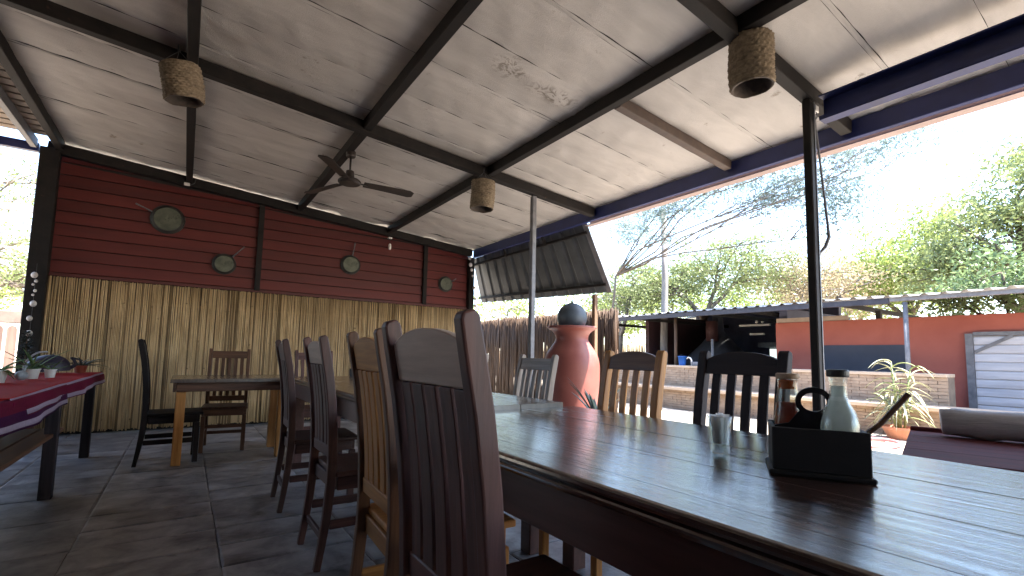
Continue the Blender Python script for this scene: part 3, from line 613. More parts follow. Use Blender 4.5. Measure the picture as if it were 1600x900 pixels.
# ------------------------------------------------------------------ hanging lamps, fan, pans
M_WEAVE = mat("woven_grass", (.095, .070, .044), (.28, .22, .15), (26, 26, 40), (.7, .9), .5, 6, rnd=.12, dist=.006)
M_INNER = mat("shade_lining", (.05, .04, .032), (.09, .07, .055), (20, 20, 20), (.8, .9), .3)
M_WIRE = mat("thin_wire", (.05, .05, .05), (.12, .12, .12), (9, 9, 9), (.4, .6), 0, metal=.6)
def lampshade(label, loc, r, h, tilt):
    t = thing("lampshade", label, "lampshade", loc, group="woven grass lampshades under the beams"); t.rotation_euler = tilt
    nu, nv = 66, 44; q = MB(); vs = []
    def rad(u, v):
        row = int(v * 14); tw = sin(u * 22 * 2 * pi + (row % 2) * pi); prof = abs(sin(v * 14 * pi)) ** .6
        return r * (1.0 + .03 * sin(v * pi)) + .008 * prof + .0065 * tw * prof + .004 * sin(u * 2 * pi * 3 + v * 5)
    for j in range(nv + 1):
        for i in range(nu):
            rr = rad(i / nu, j / nv); a = 2 * pi * i / nu; vs.append((rr * cos(a), rr * sin(a), -h + h * j / nv + .004 * sin(a * 5 + j)))
    fs = [(j * nu + i, j * nu + (i + 1) % nu, (j + 1) * nu + (i + 1) % nu, (j + 1) * nu + i) for j in range(nv) for i in range(nu)]
    q.add(vs, fs).build("shade", M_WEAVE, t, smooth=True, fix=False)
    MB().lathe([(r * 1.0 + .004, -h + .002), (r * .93, -h + .001), (r * .93, -.01), (.02, -.004), (.02, .002), (r * 1.0, .002)], 40, cap=False).build("lining", M_INNER, t, smooth=True)
    q = MB()
    for i in range(4): a = i * pi / 2 + .4; q.tube([(r * .98 * cos(a), r * .98 * sin(a), 0), (.01 * cos(a), .01 * sin(a), .10), (0, 0, .16)], .0025, 5)
    q.build("hanger", M_WIRE, t)
    MB().lathe([(.018, -.10), (.022, -.07), (.018, -.02)], 12).build("socket", M_PLAST, t)
    MB().lathe([(.002, -.20), (.022, -.185), (.030, -.16), (.022, -.125), (.017, -.101)], 16).build("bulb", M_INNER, t, smooth=True)
    return t
lampshade("woven grass lampshade hanging at the left beam crossing over the bare floor", (-.17, 4.30, 3.205), .124, .265, (radians(5), radians(-9), 0))
lampshade("woven grass lampshade hanging at the beam crossing right of the ceiling fan", (2.575, 4.36, 2.94), .118, .31, (0, radians(2), 0))
lampshade("largest looking woven lampshade, at the beam crossing above the caddy end of the table", (2.79, 1.49, 3.055), .118, .315, (radians(0), radians(-2), 0))
fan = thing("ceiling_fan", "dark three bladed ceiling fan on a downrod under the roof beam", "ceiling fan", (1.32, 5.02, 2.85))
M_FAN = mat("fan_brown", (.012, .009, .008), (.035, .024, .020), (9, 9, 9), (.4, .6), .1)
MB().lathe([(.045, .27), (.05, .28), (.05, .33)], 20).build("canopy", M_FAN, fan, smooth=False)
MB().tube([(0, 0, .06), (0, 0, .30)], .0105, 10).build("downrod", M_FAN, fan, smooth=True)
MB().lathe([(.02, .125), (.040, .115), (.045, .06), (.05, .035)], 20).build("motor_cup", M_FAN, fan, smooth=False)
MB().lathe([(.05, .034), (.10, .022), (.118, .005), (.118, -.012), (.10, -.026), (.03, -.03)], 28).build("motor", M_FAN, fan, smooth=False)
for k in range(3):
    a = radians(-5 + 120 * k); ca, sa = cos(a), sin(a); tw = radians(-11)
    q = MB(); vs = []; n = 12
    for i in range(n + 1):
        u = i / n; rr = .145 + .545 * u; wd = (.052 + .022 * u) * (1 if u < .93 else .62)
        for s, z in ((-1, -1), (1, -1), (1, 1), (-1, 1)):
            y = s * wd; vs.append((rr * ca - y * cos(tw) * sa, rr * sa + y * cos(tw) * ca, -.003 + y * sin(tw) - .012 * u * u + z * .003 + .006 * (1 - s * s * 1)))
    fs = [(0, 1, 2, 3), tuple(4 * n + j for j in (3, 2, 1, 0))]
    for i in range(n):
        for j in range(4): fs.append((4 * i + j, 4 * i + (j + 1) % 4, 4 * i + 4 + (j + 1) % 4, 4 * i + 4 + j))
    q.add(vs, fs); bl = q.build("blade", M_FAN, fan, bevel=.002)
    MB().bar((.10 * ca, .10 * sa, -.002), (.19 * ca, .19 * sa, -.009), .035, .006).build("blade_arm", M_PLAST, fan)
M_IRON = mat("old_pan_iron", (.040, .046, .034), (.13, .14, .10), (9, 9, 9), (.4, .7), .3, 8, rnd=.15, metal=.3, dist=.006, spots=(8, .57, (.020, .020, .017)))
M_IRONRIM = mat("pan_rim", (.012, .012, .011), (.03, .03, .026), (9, 9, 9), (.4, .6), .2)
def pan(label, x, z, r, ang, hl):
    t = thing("frying_pan", label, "pan", (x, 7.715, z), group="old pans hung on the red boards")
    q = MB(); prof = [(.001, -.045), (r * .80, -.045), (r * .86, -.043), (r, -.012), (r * .985, -.010), (r * .85, -.039), (r * .79, -.041), (.001, -.041)]
    vs = []; n = 36; k = len(prof)
    for rr, d in prof:
        for j in range(n): g = 2 * pi * j / n; vs.append((rr * cos(g), d + .0, rr * sin(g)))
    fs = [(i * n + j, i * n + (j + 1) % n, (i + 1) * n + (j + 1) % n, (i + 1) * n + j) for i in range(k - 1) for j in range(n)]
    q.add(vs, fs).build("pan_body", M_IRONRIM, t, smooth=False)
    MB().add([(0, -.049, 0)] + [(r * .80 * cos(2 * pi * j / n), -.047, r * .80 * sin(2 * pi * j / n)) for j in range(n)] + [(r * .82 * cos(2 * pi * j / n), -.044, r * .82 * sin(2 * pi * j / n)) for j in range(n)], [(0, 1 + j, 1 + (j + 1) % n) for j in range(n)] + [(1 + j, 1 + n + j, 1 + n + (j + 1) % n, 1 + (j + 1) % n) for j in range(n)]).build("pan_base", M_IRON, t, smooth=False)
    MB().tube([(r * cos(2 * pi * j / 40), -.012, r * sin(2 * pi * j / 40)) for j in range(41)], .009, 6).build("rim", M_IRONRIM, t, smooth=True)
    a = radians(ang); MB().tube([(r * cos(a), -.02, r * sin(a)), ((r + hl * .5) * cos(a), -.035, (r + hl * .5) * sin(a)), ((r + hl) * cos(a), -.025, (r + hl) * sin(a))], [.010, .008, .011], 8).build("handle", M_IRONRIM if ang == 150 else M_GREYSTEEL, t, smooth=True)
    MB().tube([(((r + hl - .01) * cos(a)), .0, (r + hl - .01) * sin(a)), ((r + hl - .01) * cos(a), -.04, (r + hl - .01) * sin(a))], .004, 6).build("hook", M_STEEL, t)
    return t
pan("largest old pan on the left of the red boards, its handle up to the left", -.30, 2.76, .185, 157, .19)
pan("old pan with its handle up to the right, left of the tall wall stud", .375, 2.245, .140, 50, .22)
pan("old pan with dark patches and an upright handle, between the two wall studs", 2.11, 2.455, .150, 82, .22)
pan("smallest old pan near the right corner of the red boards", 3.81, 2.315, .135, 30, .10)
M_WHITEP = mat("white_plastic", (.62, .60, .56), (.75, .73, .70), (9, 9, 9), (.4, .6), 0)
for x, z, lb in ((-.11, 3.235, "small white cable clip under the gable beam at the left roof beam"), (2.70, 2.955, "small white bulb hanging under the gable beam above the boards")):
    t = thing("wall_bulb" if x > 0 else "cable_clip", lb, "bulb" if x > 0 else "clip", (x, 7.585, z))
    if x > 0:
        MB().box(-.03, .03, -.03, .02, -.005, .022).build("holder", M_WHITEP, t, bevel=.003); MB().tube([(0, -.01, -.006), (0, -.01, -.09)], .005, 6).build("cord", M_PLAST, t)
        MB().lathe([(.012, -.19), (.022, -.175), (.022, -.11), (.014, -.09)], 12, (0, -.01, 0)).build("bulb", M_WHITEP, t, smooth=True)
    else:
        MB().box(-.045, .02, -.03, .0, -.01, .03).build("clip_body", M_WHITEP, t, bevel=.006); MB().tube([(.02, -.02, .0), (.07, -.025, .04), (.08, -.02, .10)], .006, 6).build("cable", M_PLAST, t)
# ------------------------------------------------------------------ left serving table with its cloths and ornaments
sv = thing("serving_table", "long dark serving table under the red cloths along the left edge", "table", (-1.36, 2.2, 0))
for a, b in ((0, .34), (.345, .69)): MB().box(a, b, 0, 4.0, .755, .79).build("plank", wood('dark', 'y'), sv, bevel=.003)
for x in (.02, .60):
    for y in (.05, 2.35, 3.88): MB().box(x, x + .07, y, y + .07, 0, .754).build("leg", wood('black', 'z'), sv, bevel=.003)
for x in (.04, .62): MB().box(x, x + .025, .125, 2.345, .66, .753).build("apron", wood('black', 'y'), sv)
def cloth_mat(name, base1, base2, hang, stripes):
    m, t, b = nodes_for(name); uv = N(t, "ShaderNodeUVMap"); sp = N(t, "ShaderNodeSeparateXYZ"); t.links.new(uv.outputs[0], sp.inputs[0])
    tc = N(t, "ShaderNodeTexCoord"); nz = N(t, "ShaderNodeTexNoise"); nz.inputs['Scale'].default_value = 60; t.links.new(tc.outputs['Object'], nz.inputs[0])
    r = N(t, "ShaderNodeValToRGB"); r.color_ramp.interpolation = 'CONSTANT'; e = r.color_ramp.elements
    while len(e) < len(stripes): e.new(.5)
    for i, (p, c) in enumerate(stripes): e[i].position = p; e[i].color = (*c, 1)
    t.links.new(sp.outputs[1], r.inputs[0])
    mx = N(t, "ShaderNodeMixRGB", blend_type='MULTIPLY'); mx.inputs[0].default_value = .35; t.links.new(r.outputs[0], mx.inputs[1]); t.links.new(nz.outputs[0], mx.inputs[2])
    t.links.new(mx.outputs[0], b.inputs['Base Color']); b.inputs['Roughness'].default_value = .85; b.inputs['Specular IOR Level'].default_value = .15
    bp = N(t, "ShaderNodeBump"); bp.inputs['Strength'].default_value = .2; bp.inputs['Distance'].default_value = .004; t.links.new(nz.outputs[0], bp.inputs['Height']); t.links.new(bp.outputs[0], b.inputs['Normal']); return m
RD, MG, PU, WH = (.50, .018, .016), (.14, .007, .032), (.055, .006, .045), (.42, .33, .42)
def tablecloth(label, y0, y1, lift, drop, stripes, sd_):
    r_ = random.Random(sd_); ph = [r_.uniform(0, 6) for _ in range(6)]; nu, nv = 70, 30; q = MB()
    def fn(u, v):
        y = y0 + (y1 - y0) * u; L1 = .73; s = v * (L1 + drop); e = 0.0
        wv = .010 * sin(5.5 * y + ph[0]) + .006 * sin(13 * y + ph[1])
        if s < L1: return (-1.385 + s, y, .7925 + lift + .003 * sin(7 * s + 3 * y + ph[2]) ** 2 + .004 * max(0, sin(4.3 * y + ph[3] + 2 * s)) ** 4)
        d = s - L1; f = d / drop
        return (-.652 + .004 * lift * 100 + wv * f + .012 * f, y + .004 * sin(20 * d), .7925 + lift - d * (1 + .10 * sin(3.1 * y + ph[4])))
    q.grid(fn, nu, nv)
    o = q.build("tablecloth", cloth_mat("cloth_%d" % sd_, None, None, None, stripes), None, smooth=True, fix=False)
    uvl = o.data.uv_layers.new(name="UVMap")
    for lp in o.data.loops: i, j = divmod(lp.vertex_index, nv + 1); uvl.data[lp.index].uv = (i / nu, j / nv)
    sm = o.modifiers.new("thick", 'SOLIDIFY'); sm.thickness = .003; sm.offset = 1
    return tag(o, label, "tablecloth")
tablecloth("longer magenta cloth with a pale hem, showing below the red one on the serving table", 2.1, 4.45, 0, .150,
           [(0, RD), (.80, MG), (.90, PU), (.955, WH), (.985, PU)], 1)
tablecloth("red cloth with a magenta hanging edge and pale stripes on the serving table's far end", 3.2, 6.26, .005, .105,
           [(0, RD), (.865, WH), (.885, MG), (.960, WH), (.990, MG)], 2)
bn = thing("slatted_bench", "dark slatted bench pushed beneath the red clothed serving table", "bench", (-1.2, 2.3, 0))
for i in range(4): MB().box(.0 + .125 * i, .115 + .125 * i, 0, 2.60, .42, .445).build("slat", wood('grey', 'y') if i == 0 else wood('mid', 'y'), bn, bevel=.004)
for y in (.1, 2.4):
    for x in (.02, .43): MB().box(x, x + .05, y, y + .05, 0, .37).build("leg", wood('dark', 'z'), bn)
    MB().box(.0, .49, y, y + .05, .371, .419).build("bearer", wood('dark', 'x'), bn)
M_LEAFD = mat("dark_needles", (.006, .012, .008), (.018, .032, .018), (9, 9, 9), (.7, .9), 0, rnd=.2)
sh = thing("potted_shrub", "dark cone shaped shrub in a pot beside the far left corner post", "shrub", (-1.40, 7.12, 0))
MB().lathe([(.10, 0), (.14, .24), (.15, .26), (.13, .26), (.12, .22)], 20).build("pot", mat("dull_pot", (.12, .05, .03), (.2, .09, .055)), sh)
MB().tube([(0, 0, .2), (.01, 0, .7), (0, .01, 1.18)], [.018, .013, .005], 6).build("stem", M_FENCE, sh)
q = MB()
for i in range(1500):
    h = R.random() ** .8; z = .34 + .86 * h; rr = .17 * (1 - h) ** .8 * (.35 + .65 * R.random()) + .012; a = R.uniform(0, 2 * pi); p = Vector((rr * cos(a), rr * sin(a), z)); d = Vector((cos(a), sin(a), R.uniform(-.2, .6))) * .035
    s_ = Vector((-sin(a), cos(a), 0)) * .008; q.add([p - s_, p + s_, p + d], [(0, 1, 2)])
q.build("needles", M_LEAFD, sh, fix=False)
bs = thing("bead_string", "string of pale beads and shells hanging down the left corner post", "bead string", (-1.47, 7.575, 0))
MB().tube([(.0, 0, z) for z in (1.1, 1.4, 1.7, 2.0)], .003, 5).build("string", M_WIRE, bs)
M_PEARL = mat("pale_shell", (.55, .50, .48), (.78, .74, .72), (20, 20, 20), (.3, .5), .1, rnd=.12)
def bead(z, r, x=0, par=None, y=-.02):
    MB().lathe([(r * sin(pi * i / 8) + .0005, r * 1.2 * -cos(pi * i / 8)) for i in range(9)], 12, (x, y, z), cap=False).build("bead", M_PEARL, par, smooth=True)
for z, r in ((1.86, .030), (1.79, .016), (1.75, .012), (1.68, .015), (1.63, .012), (1.53, .030), (1.36, .026), (1.19, .030), (1.12, .014)): bead(z, r, R.uniform(-.012, .012), bs)
cs = thing("bead_string", "short string of bright beads at the right corner of the red boards", "bead string", (4.315, 7.575, 0))
MB().tube([(-.10, 0, 2.83), (-.05, 0, 2.68), (-.0, 0, 2.4), (.03, 0, 2.05), (.04, -.01, 1.9)], .003, 5).build("string", M_WIRE, cs)
for x, z, r in ((-.10, 2.82, .028), (-.08, 2.70, .032), (-.055, 2.61, .026), (-.03, 2.50, .018), (.005, 2.28, .026), (.03, 2.08, .024), (.04, 1.95, .028)): bead(z, r, x, cs)
# ornaments on the cloth
TZ = .8035
od = thing("domed_ornament", "dark domed ornament with a pale edge and a curled tail, on the red cloth", "ornament", (-1.0, 5.88, TZ))
M_ORN = mat("dark_ornament", (.018, .016, .035), (.05, .045, .075), (12, 12, 12), (.35, .6), .3, dist=.004)
q = MB(); vs = []; nu, nv = 24, 10
def dome(u, v):
    a = 2 * pi * u; e = pi / 2 * v; return (.155 * cos(a) * cos(e), .12 * sin(a) * cos(e), .02 + .150 * sin(e) ** .8 + .01 * cos(a) * cos(e))
q.grid(dome, nu, nv).build("body", M_ORN, od, smooth=True)
MB().tube([(-.15 + .02 * i, -.085 * sin(pi * (i + 1) / 9), .045 + .15 * sin(pi * .5 * min(1, (i + 1) / 7))) for i in range(8)], .008, 6).build("pale_edge", mat("pale_edge", (.35, .35, .42), (.5, .5, .56)), od, smooth=True)
MB().tube([(.14 + .045 * t + .028 * sin(4.2 * t * 1.3), 0, .05 + .05 * t + .055 * (1 - cos(4.2 * t)) * .5) for t in [i / 14 * 1.4 for i in range(15)]], [.016 - .0007 * i for i in range(15)], 7).build("curled_tail", M_ORN, od, smooth=True)
M_ALOE = mat("aloe_green", (.045, .10, .030), (.13, .22, .07), (9, 9, 5), (.4, .6), .1, rnd=.25)
M_POT = mat("white_pot", (.50, .49, .46), (.66, .65, .62), (9, 9, 9), (.4, .6), .1)
def blade(q, p, az, L, wd, up, droop, n=6):
    """one arching leaf with a folded section"""
    d = Vector((cos(az), sin(az), 0)); s_ = Vector((-sin(az), cos(az), 0)); vs = []
    for i in range(n + 1):
        u = i / n; c = Vector(p) + d * (L * u * (1 - .25 * up * (1 - u))) + Vector((0, 0, L * (up * u - droop * u * u))); ww = wd * (1 - u) ** .6 * (.6 + .4 * min(1, u * 5)) + .0008
        vs += [c - s_ * ww + Vector((0, 0, ww * .45)), c, c + s_ * ww + Vector((0, 0, ww * .45)), c - Vector((0, 0, ww * .35))]
    fs = [(4 * i + a, 4 * i + b, 4 * i + 4 + b, 4 * i + 4 + a) for i in range(n) for a, b in ((0, 1), (1, 2), (2, 3), (3, 0))]
    q.add(vs, fs)
def potted(name, label, loc, pr_, ph_, nb, L, wd, m, mp_, up=(.6, 1.2), dr=(.2, .7), sd_=1):
    r_ = random.Random(sd_); t = thing(name, label, "potted plant", loc)
    MB().lathe([(pr_ * .75, 0), (pr_, ph_ * .9), (pr_ * 1.08, ph_ * .9), (pr_ * 1.08, ph_), (pr_ * .92, ph_), (pr_ * .85, ph_ * .85), (.001, ph_ * .82)], 24, cap=False).build("pot", mp_, t)
    for i in range(nb):
        q = MB(); blade(q, (r_.uniform(-.3, .3) * pr_, r_.uniform(-.3, .3) * pr_, ph_ * .83), 2 * pi * i / nb + r_.uniform(-.4, .4), L * r_.uniform(.7, 1.1), wd * r_.uniform(.8, 1.2), r_.uniform(*up), r_.uniform(*dr)); q.build("leaf", m, t, smooth=True)
    return t
potted("aloe_plant", "spiky green aloe in a white pot, middle of the little plants on the red cloth", (-.93, 4.98, TZ), .045, .075, 13, .20, .010, M_ALOE, M_POT, (.35, 1.1), (.05, .35), 3)
potted("aloe_plant", "small aloe in a white pot right beside the spiky green aloe on the red cloth", (-.86, 5.16, TZ), .036, .065, 8, .14, .008, M_ALOE, M_POT, (.3, .9), (.05, .3), 4)
potted("leafy_plant", "round leafy green plant in a white pot nearest the camera on the red cloth", (-1.00, 4.48, TZ), .050, .085, 16, .13, .020, M_ALOE, M_POT, (.3, 1.0), (.3, .9), 5)
gp = potted("dry_plant", "dull grey green plant sprawling beside the dark domed ornament on the cloth", (-.80, 6.03, TZ), .05, .07, 22, .24, .009, mat("grey_green_leaf", (.035, .050, .040), (.10, .115, .085), rnd=.3), mat("red_saucer", (.30, .06, .035), (.42, .10, .06)), (.3, .9), (.2, .6), 6)
fg = thing("bird_figurine", "small blue grey bird shaped stone figurine between the plants on the red cloth", "figurine", (-.93, 4.70, TZ))
M_STONE = mat("blue_grey_stone", (.16, .19, .21), (.34, .38, .40), (20, 20, 20), (.4, .6), .2)
q = MB(); q.grid(lambda u, v: (.035 * sin(pi * v) * cos(2 * pi * u), .06 * -cos(pi * v), .038 + .034 * sin(pi * v) * sin(2 * pi * u)), 18, 10).build("body", M_STONE, fg, smooth=True)
MB().tube([(0, .045, .05), (0, .062, .085), (0, .075, .10)], [.014, .010, .013], 8).build("head", M_STONE, fg, smooth=True)

# ------------------------------------------------------------------ clay pot and its plants, outer posts
M_CLAY = mat("red_clay", (.19, .048, .037), (.28, .088, .066), (2.5, 2.5, 2.5), (.38, .6), .18, 8, rnd=0, dist=.01, spots=(3.5, .66, (.25, .085, .065)))
pt = thing("clay_pot", "huge red clay pot with a flared rim standing beyond the tables", "pot", (3.99, 4.48, -.04))
prof = [(.001, 0), (.22, 0), (.235, .02), (.295, .35), (.338, .70), (.346, .88), (.344, 1.00), (.316, 1.12), (.252, 1.22), (.208, 1.29), (.208, 1.35), (.245, 1.405), (.302, 1.440), (.308, 1.457), (.294, 1.468), (.235, 1.44), (.185, 1.38), (.18, 1.3)]
def smooth_prof(p, n=4):
    out = []
    for i in range(len(p) - 1):
        p0, p1, p2, p3 = p[max(i - 1, 0)], p[i], p[i + 1], p[min(i + 2, len(p) - 1)]
        for k in range(n):
            t = k / n; out.append(tuple(.5 * ((2 * p1[j]) + (-p0[j] + p2[j]) * t + (2 * p0[j] - 5 * p1[j] + 4 * p2[j] - p3[j]) * t * t + (-p0[j] + 3 * p1[j] - 3 * p2[j] + p3[j]) * t ** 3) for j in (0, 1)))
    return out + [p[-1]]
MB().lathe([(max(r, .001), z) for r, z in smooth_prof(prof[1:])], 56, cap=False).build("pot_body", M_CLAY, pt, smooth=True)
bl = thing("stone_ball", "blue grey ball resting in the mouth of the huge clay pot", "ball", (3.99, 4.48, 1.54))
MB().lathe([(.186 * sin(pi * i / 20) + .0004, -.186 * cos(pi * i / 20)) for i in range(21)], 36, cap=False).build("ball_body", mat("blue_grey_ball", (.030, .042, .055), (.065, .085, .105), (6, 6, 6), (.4, .6), .15, dist=.01), bl, smooth=True)
MB().tube([(0, 0, .184), (0, 0, .21), (.004, 0, .235)], [.014, .010, .006], 8).build("knob", M_STEEL, bl, smooth=True)
ag = thing("agave", "blue green agave with stiff upright leaves in front of the clay pot's right side", "agave", (3.62, 3.66, -.04))
for i in range(15):
    q = MB(); a = 2 * pi * i * .382; blade(q, (.02 * cos(a), .02 * sin(a), .44), a, R.uniform(.20, .32), .030, R.uniform(.9, 1.5), R.uniform(.02, .2), 7); q.build("leaf", mat("agave_leaf", (.055, .10, .085), (.15, .22, .19), (6, 6, 3), (.4, .6), .1, rnd=.2), ag, smooth=True)
MB().lathe([(.09, 0), (.12, .42), (.135, .42), (.135, .46), (.115, .46), (.11, .42), (.001, .41)], 28, cap=False).build("planter", M_CLAY, ag)
rod = MB().tube([(3.70, 1.515, 2.86), (3.70, 1.512, 2.80), (3.712, 1.49, 2.45), (3.70, 1.455, 2.02), (3.70, 1.45, 1.93), (3.685, 1.47, 1.86), (3.672, 1.525, 1.80), (3.672, 1.53, 1.45)], [.009, .008, .008, .009, .013, .012, .008, .008], 8).build("hanging_rod", M_GREYSTEEL, None, smooth=True)
tag(rod, "bent grey metal rod hanging from the beam down the near steel post", "rod")
hk = thing("beam_shackle", "shiny steel shackle fixed at the top of the near steel post", "shackle", (3.70, 1.515, 2.90))
MB().box(-.035, .02, -.025, .025, -.03, .02).build("plate", mat("bright_steel", (.4, .4, .4), (.6, .6, .6), (9, 9, 9), (.25, .4), 0, metal=.8), hk, bevel=.004)
MB().tube([(.0, .02 * sin(a), -.05 + .03 * cos(a)) for a in [2 * pi * i / 14 for i in range(15)]], .005, 6).build("ring", M_GREYSTEEL, hk, smooth=True)
mt = thing("maroon_table", "low maroon wooden table just outside beyond the foreground table's right end", "table", (2.02, .60, 0), radians(-76))
M_MAR = mat("maroon_wood", (.060, .010, .014), (.130, .030, .032), (2.2, 22, 10), (.7, .9), .3, 7, rnd=.12, spec=.2, dist=.006, spots=(8, .70, (.20, .07, .035)))
for i in range(4): MB().box(0, 1.5, .0005 + .21 * i, .2098 + .21 * i, .708, .74).build("plank", M_MAR, mt, bevel=.0012)
MB().box(.0, 1.5, -.022, .0, .66, .742).build("edge_board", M_MAR, mt, bevel=.004); MB().box(.0, 1.5, .842, .865, .66, .758).build("edge_board", M_MAR, mt, bevel=.004)
for x in (.06, 1.37):
    for y in (.04, .74): MB().box(x, x + .07, y, y + .07, -.04, .7075).build("leg", M_MAR, mt, bevel=.004)
q = MB(); n = 24; pts = [(.11 + 1.15 * i / n, .72 + .004 * sin(i), .8015 + .003 * sin(i * 1.7)) for i in range(n + 1)]
rads = [.054, .0585] + [.059 + .002 * sin(i * 2.1) for i in range(n - 3)] + [.055, .04]
lg = q.tube(pts, rads, 18).build("log", mat("grey_log", (.34, .345, .36), (.56, .56, .58), (5, 26, 26), (.7, .9), .5, 8, rnd=0, dist=.01, spots=(16, .70, (.03, .03, .03))), None, smooth=True)
lg.location = (2.02, .60, 0); lg.rotation_euler = (0, 0, radians(-76)); tag(lg, "smooth grey log lying on the far side of the maroon table", "log")
# ------------------------------------------------------------------ bar building across the yard
M_RWALL = mat("red_plaster", (.32, .080, .056), (.42, .125, .088), (1.3, 1.3, 1.3), (.7, .9), .2, 8, rnd=0, dist=.008, spots=(4.5, .72, (.42, .17, .13)))
M_BRICK = mat("pale_brick", (.27, .185, .125), (.43, .32, .23), (5, 5, 12), (.75, .9), .35, 7, rnd=.1, dist=.006, spots=(7, .66, (.46, .38, .30)))
M_MORT = mat("brick_mortar", (.16, .12, .09), (.26, .20, .15), (9, 9, 9), (.85, .95), .3)
M_COPE = mat("pale_timber", (.42, .31, .22), (.60, .47, .35), (20, 1.5, 20), (.6, .8), .25, 7, rnd=.08, dist=.005)
M_ROOFC = mat("bar_iron_sheet", (.10, .105, .12), (.22, .225, .24), (4, 4, 4), (.35, .6), .15, rnd=.08, dist=.004, metal=.3, spots=(5, .7, (.13, .09, .07)))
M_NAVY = mat("navy_veil_wall", (.050, .058, .10), (.10, .11, .17), (2, 2, 2), (.7, .9), .15)  # navy lift imitates lens veil over the dark kitchen, put into the wall colour
bar = thing("bar_building", "red walled bar building with a low corrugated roof across the sunlit yard", "building", (10.6, 5.0, -.04))
def bb(x0, x1, y0, y1, z0, z1): return MB().box(x0 - 10.6, x1 - 10.6, y0 - 5, y1 - 5, z0 + .04, z1 + .04)
bb(10.6, 10.75, -1.5, 5.26, -.04, 1.875).build("front_wall", M_RWALL, bar, bevel=.006)
bb(10.752, 14.0, 5.08, 5.25, -.04, 2.2).build("side_wall", M_NAVY, bar); bb(13.8, 13.95, 5.252, 9.4, -.04, 2.5).build("back_wall", M_NAVY, bar)
bb(10.9, 13.79, 8.95, 9.07, -.04, 2.3).build("side_wall", mat("dark_red_wall", (.035, .012, .016), (.06, .022, .026), (2, 2, 2), (.7, .9), .2), bar)
bb(10.575, 10.598, 2.99, 4.36, .62, 1.385).build("chalkboard", mat("slate_board", (.030, .034, .050), (.048, .053, .072), (2.5, 2.5, 2.5), (.6, .8), .08), bar)
for i in range(13):         # roof sheets, ridges down the slope
    y0 = -1.8 + i * .98
    def fn(u, v, y0=y0):
        y = y0 + .985 * u; x = 9.5 + 4.9 * v; return (x - 10.6, y - 5, 2.135 + .10 * v * 4.9 + corr(y, .24, .034) + .008 * sin(y * 2.1) + .006 * (i % 2) + .04)
    MB().grid(fn, 40, 3).build("roof_sheet", M_ROOFC, bar, fix=False)
bb(9.53, 9.62, 2.9, 10.9, 2.035, 2.13).build("fascia_beam", mat("fascia_dark", (.020, .020, .030), (.045, .045, .06), (3, 9, 3), (.5, .7), .15), bar)
bb(9.55, 9.66, -1.8, 2.895, 2.07, 2.13).build("fascia_beam", M_GREYSTEEL, bar)
for y in (10.4, 8.3, 6.2, 5.35, 3.6, 1.2, -.6): bb(9.63, 14.2, y - .03, y + .03, 2.04, 2.12).build("rafter", M_STEEL, bar)
for y in (3.4, .3): bb(10.62, 10.72, y - .04, y + .04, 1.878, 2.03).build("strut", M_STEEL, bar)
bb(10.62, 10.70, 3.9, 5.25, 1.878, 1.97).build("gap_board", mat("dusty_board", (.25, .19, .15), (.36, .28, .22)), bar)
MB().tube([(9.6 - 10.6, 2.70 - 5, 0), (9.6 - 10.6, 2.70 - 5, 2.09)], .035, 10).build("roof_post", M_GREYSTEEL, bar, smooth=True)
for y, x in ((7.2, 9.75), (8.98, 9.65), (10.6, 9.65)): MB().tube([(x - 10.6, y - 5, 0), (x - 10.6, y - 5, 2.08)], .038, 8).build("roof_post", M_FENCE, bar, smooth=True)
# roller door: horizontal pressed ribs in a steel frame with a diagonal brace
dr = bb(10.56, 10.575, -.6, 2.15, .0, 1.52); dro = dr.build("door", mat("door_backing", (.3, .3, .32), (.4, .4, .42)), bar)
M_DOOR = mat("pale_door_slat", (.40, .40, .44), (.58, .58, .62), (3, 1.5, 9), (.4, .6), .12, 6, rnd=.07, dist=.004)
for i in range(11):
    z0 = .005 + i * .137
    q = MB(); prof_ = [(0, 0), (-.016, .012), (-.020, .06), (-.014, .118), (0, .130)]; vs = []
    for y in (-.55, 2.10):
        for a, b in prof_: vs.append((10.558 - 10.6 + a, y - 5, z0 + b + .04))
    q.add(vs, [(j, j + 1, 5 + j + 1, 5 + j) for j in range(4)] + [(0, 5, 9, 4), (0, 4, 3, 2, 1), (5, 6, 7, 8, 9)]).build("door_slat", M_DOOR, dro)
q = bb(10.52, 10.574, 2.105, 2.20, -.03, 1.56); q.box(10.52 - 10.6, 10.574 - 10.6, -.65 - 5, 2.10 - 5, 1.565, 1.625); q.build("door_frame", M_GREYSTEEL, dro)
MB().bar((10.528 - 10.6, 2.09 - 5, 1.30), (10.528 - 10.6, 1.65 - 5, 1.56), .05, .012, (1, 0, 0)).build("door_brace", M_GREYSTEEL, dro)
# window, chimney, hood, lamps inside the dark kitchen
wn = bb(13.74, 13.79, 6.66, 7.02, .95, 1.42).build("window", mat("window_frame", (.03, .03, .035), (.06, .06, .06)), bar)
mm_, tt_, bb_ = nodes_for("day_pane"); bb_.inputs['Base Color'].default_value = (.75, .8, .8, 1); bb_.inputs['Emission Color'].default_value = (.8, .95, .9, 1); bb_.inputs['Emission Strength'].default_value = .22; bb_.inputs['Roughness'].default_value = .2
bb(13.72, 13.738, 6.69, 6.99, .98, 1.39).build("pane", mm_, wn)
bb(13.3, 13.72, 6.55, 7.1, 1.43, 1.56).build("window_shelf", M_GREYSTEEL, bar)
q = MB().lathe([(.95, .9), (.80, 1.15), (.45, 1.5), (.16, 1.85), (.13, 2.3)], 28, (12.4 - 10.6, 7.75 - 5, .04), cap=False); q.build("hood", mat("hood_iron", (.03, .032, .042), (.07, .072, .085), (3, 3, 3), (.4, .6), .15), bar, smooth=True)
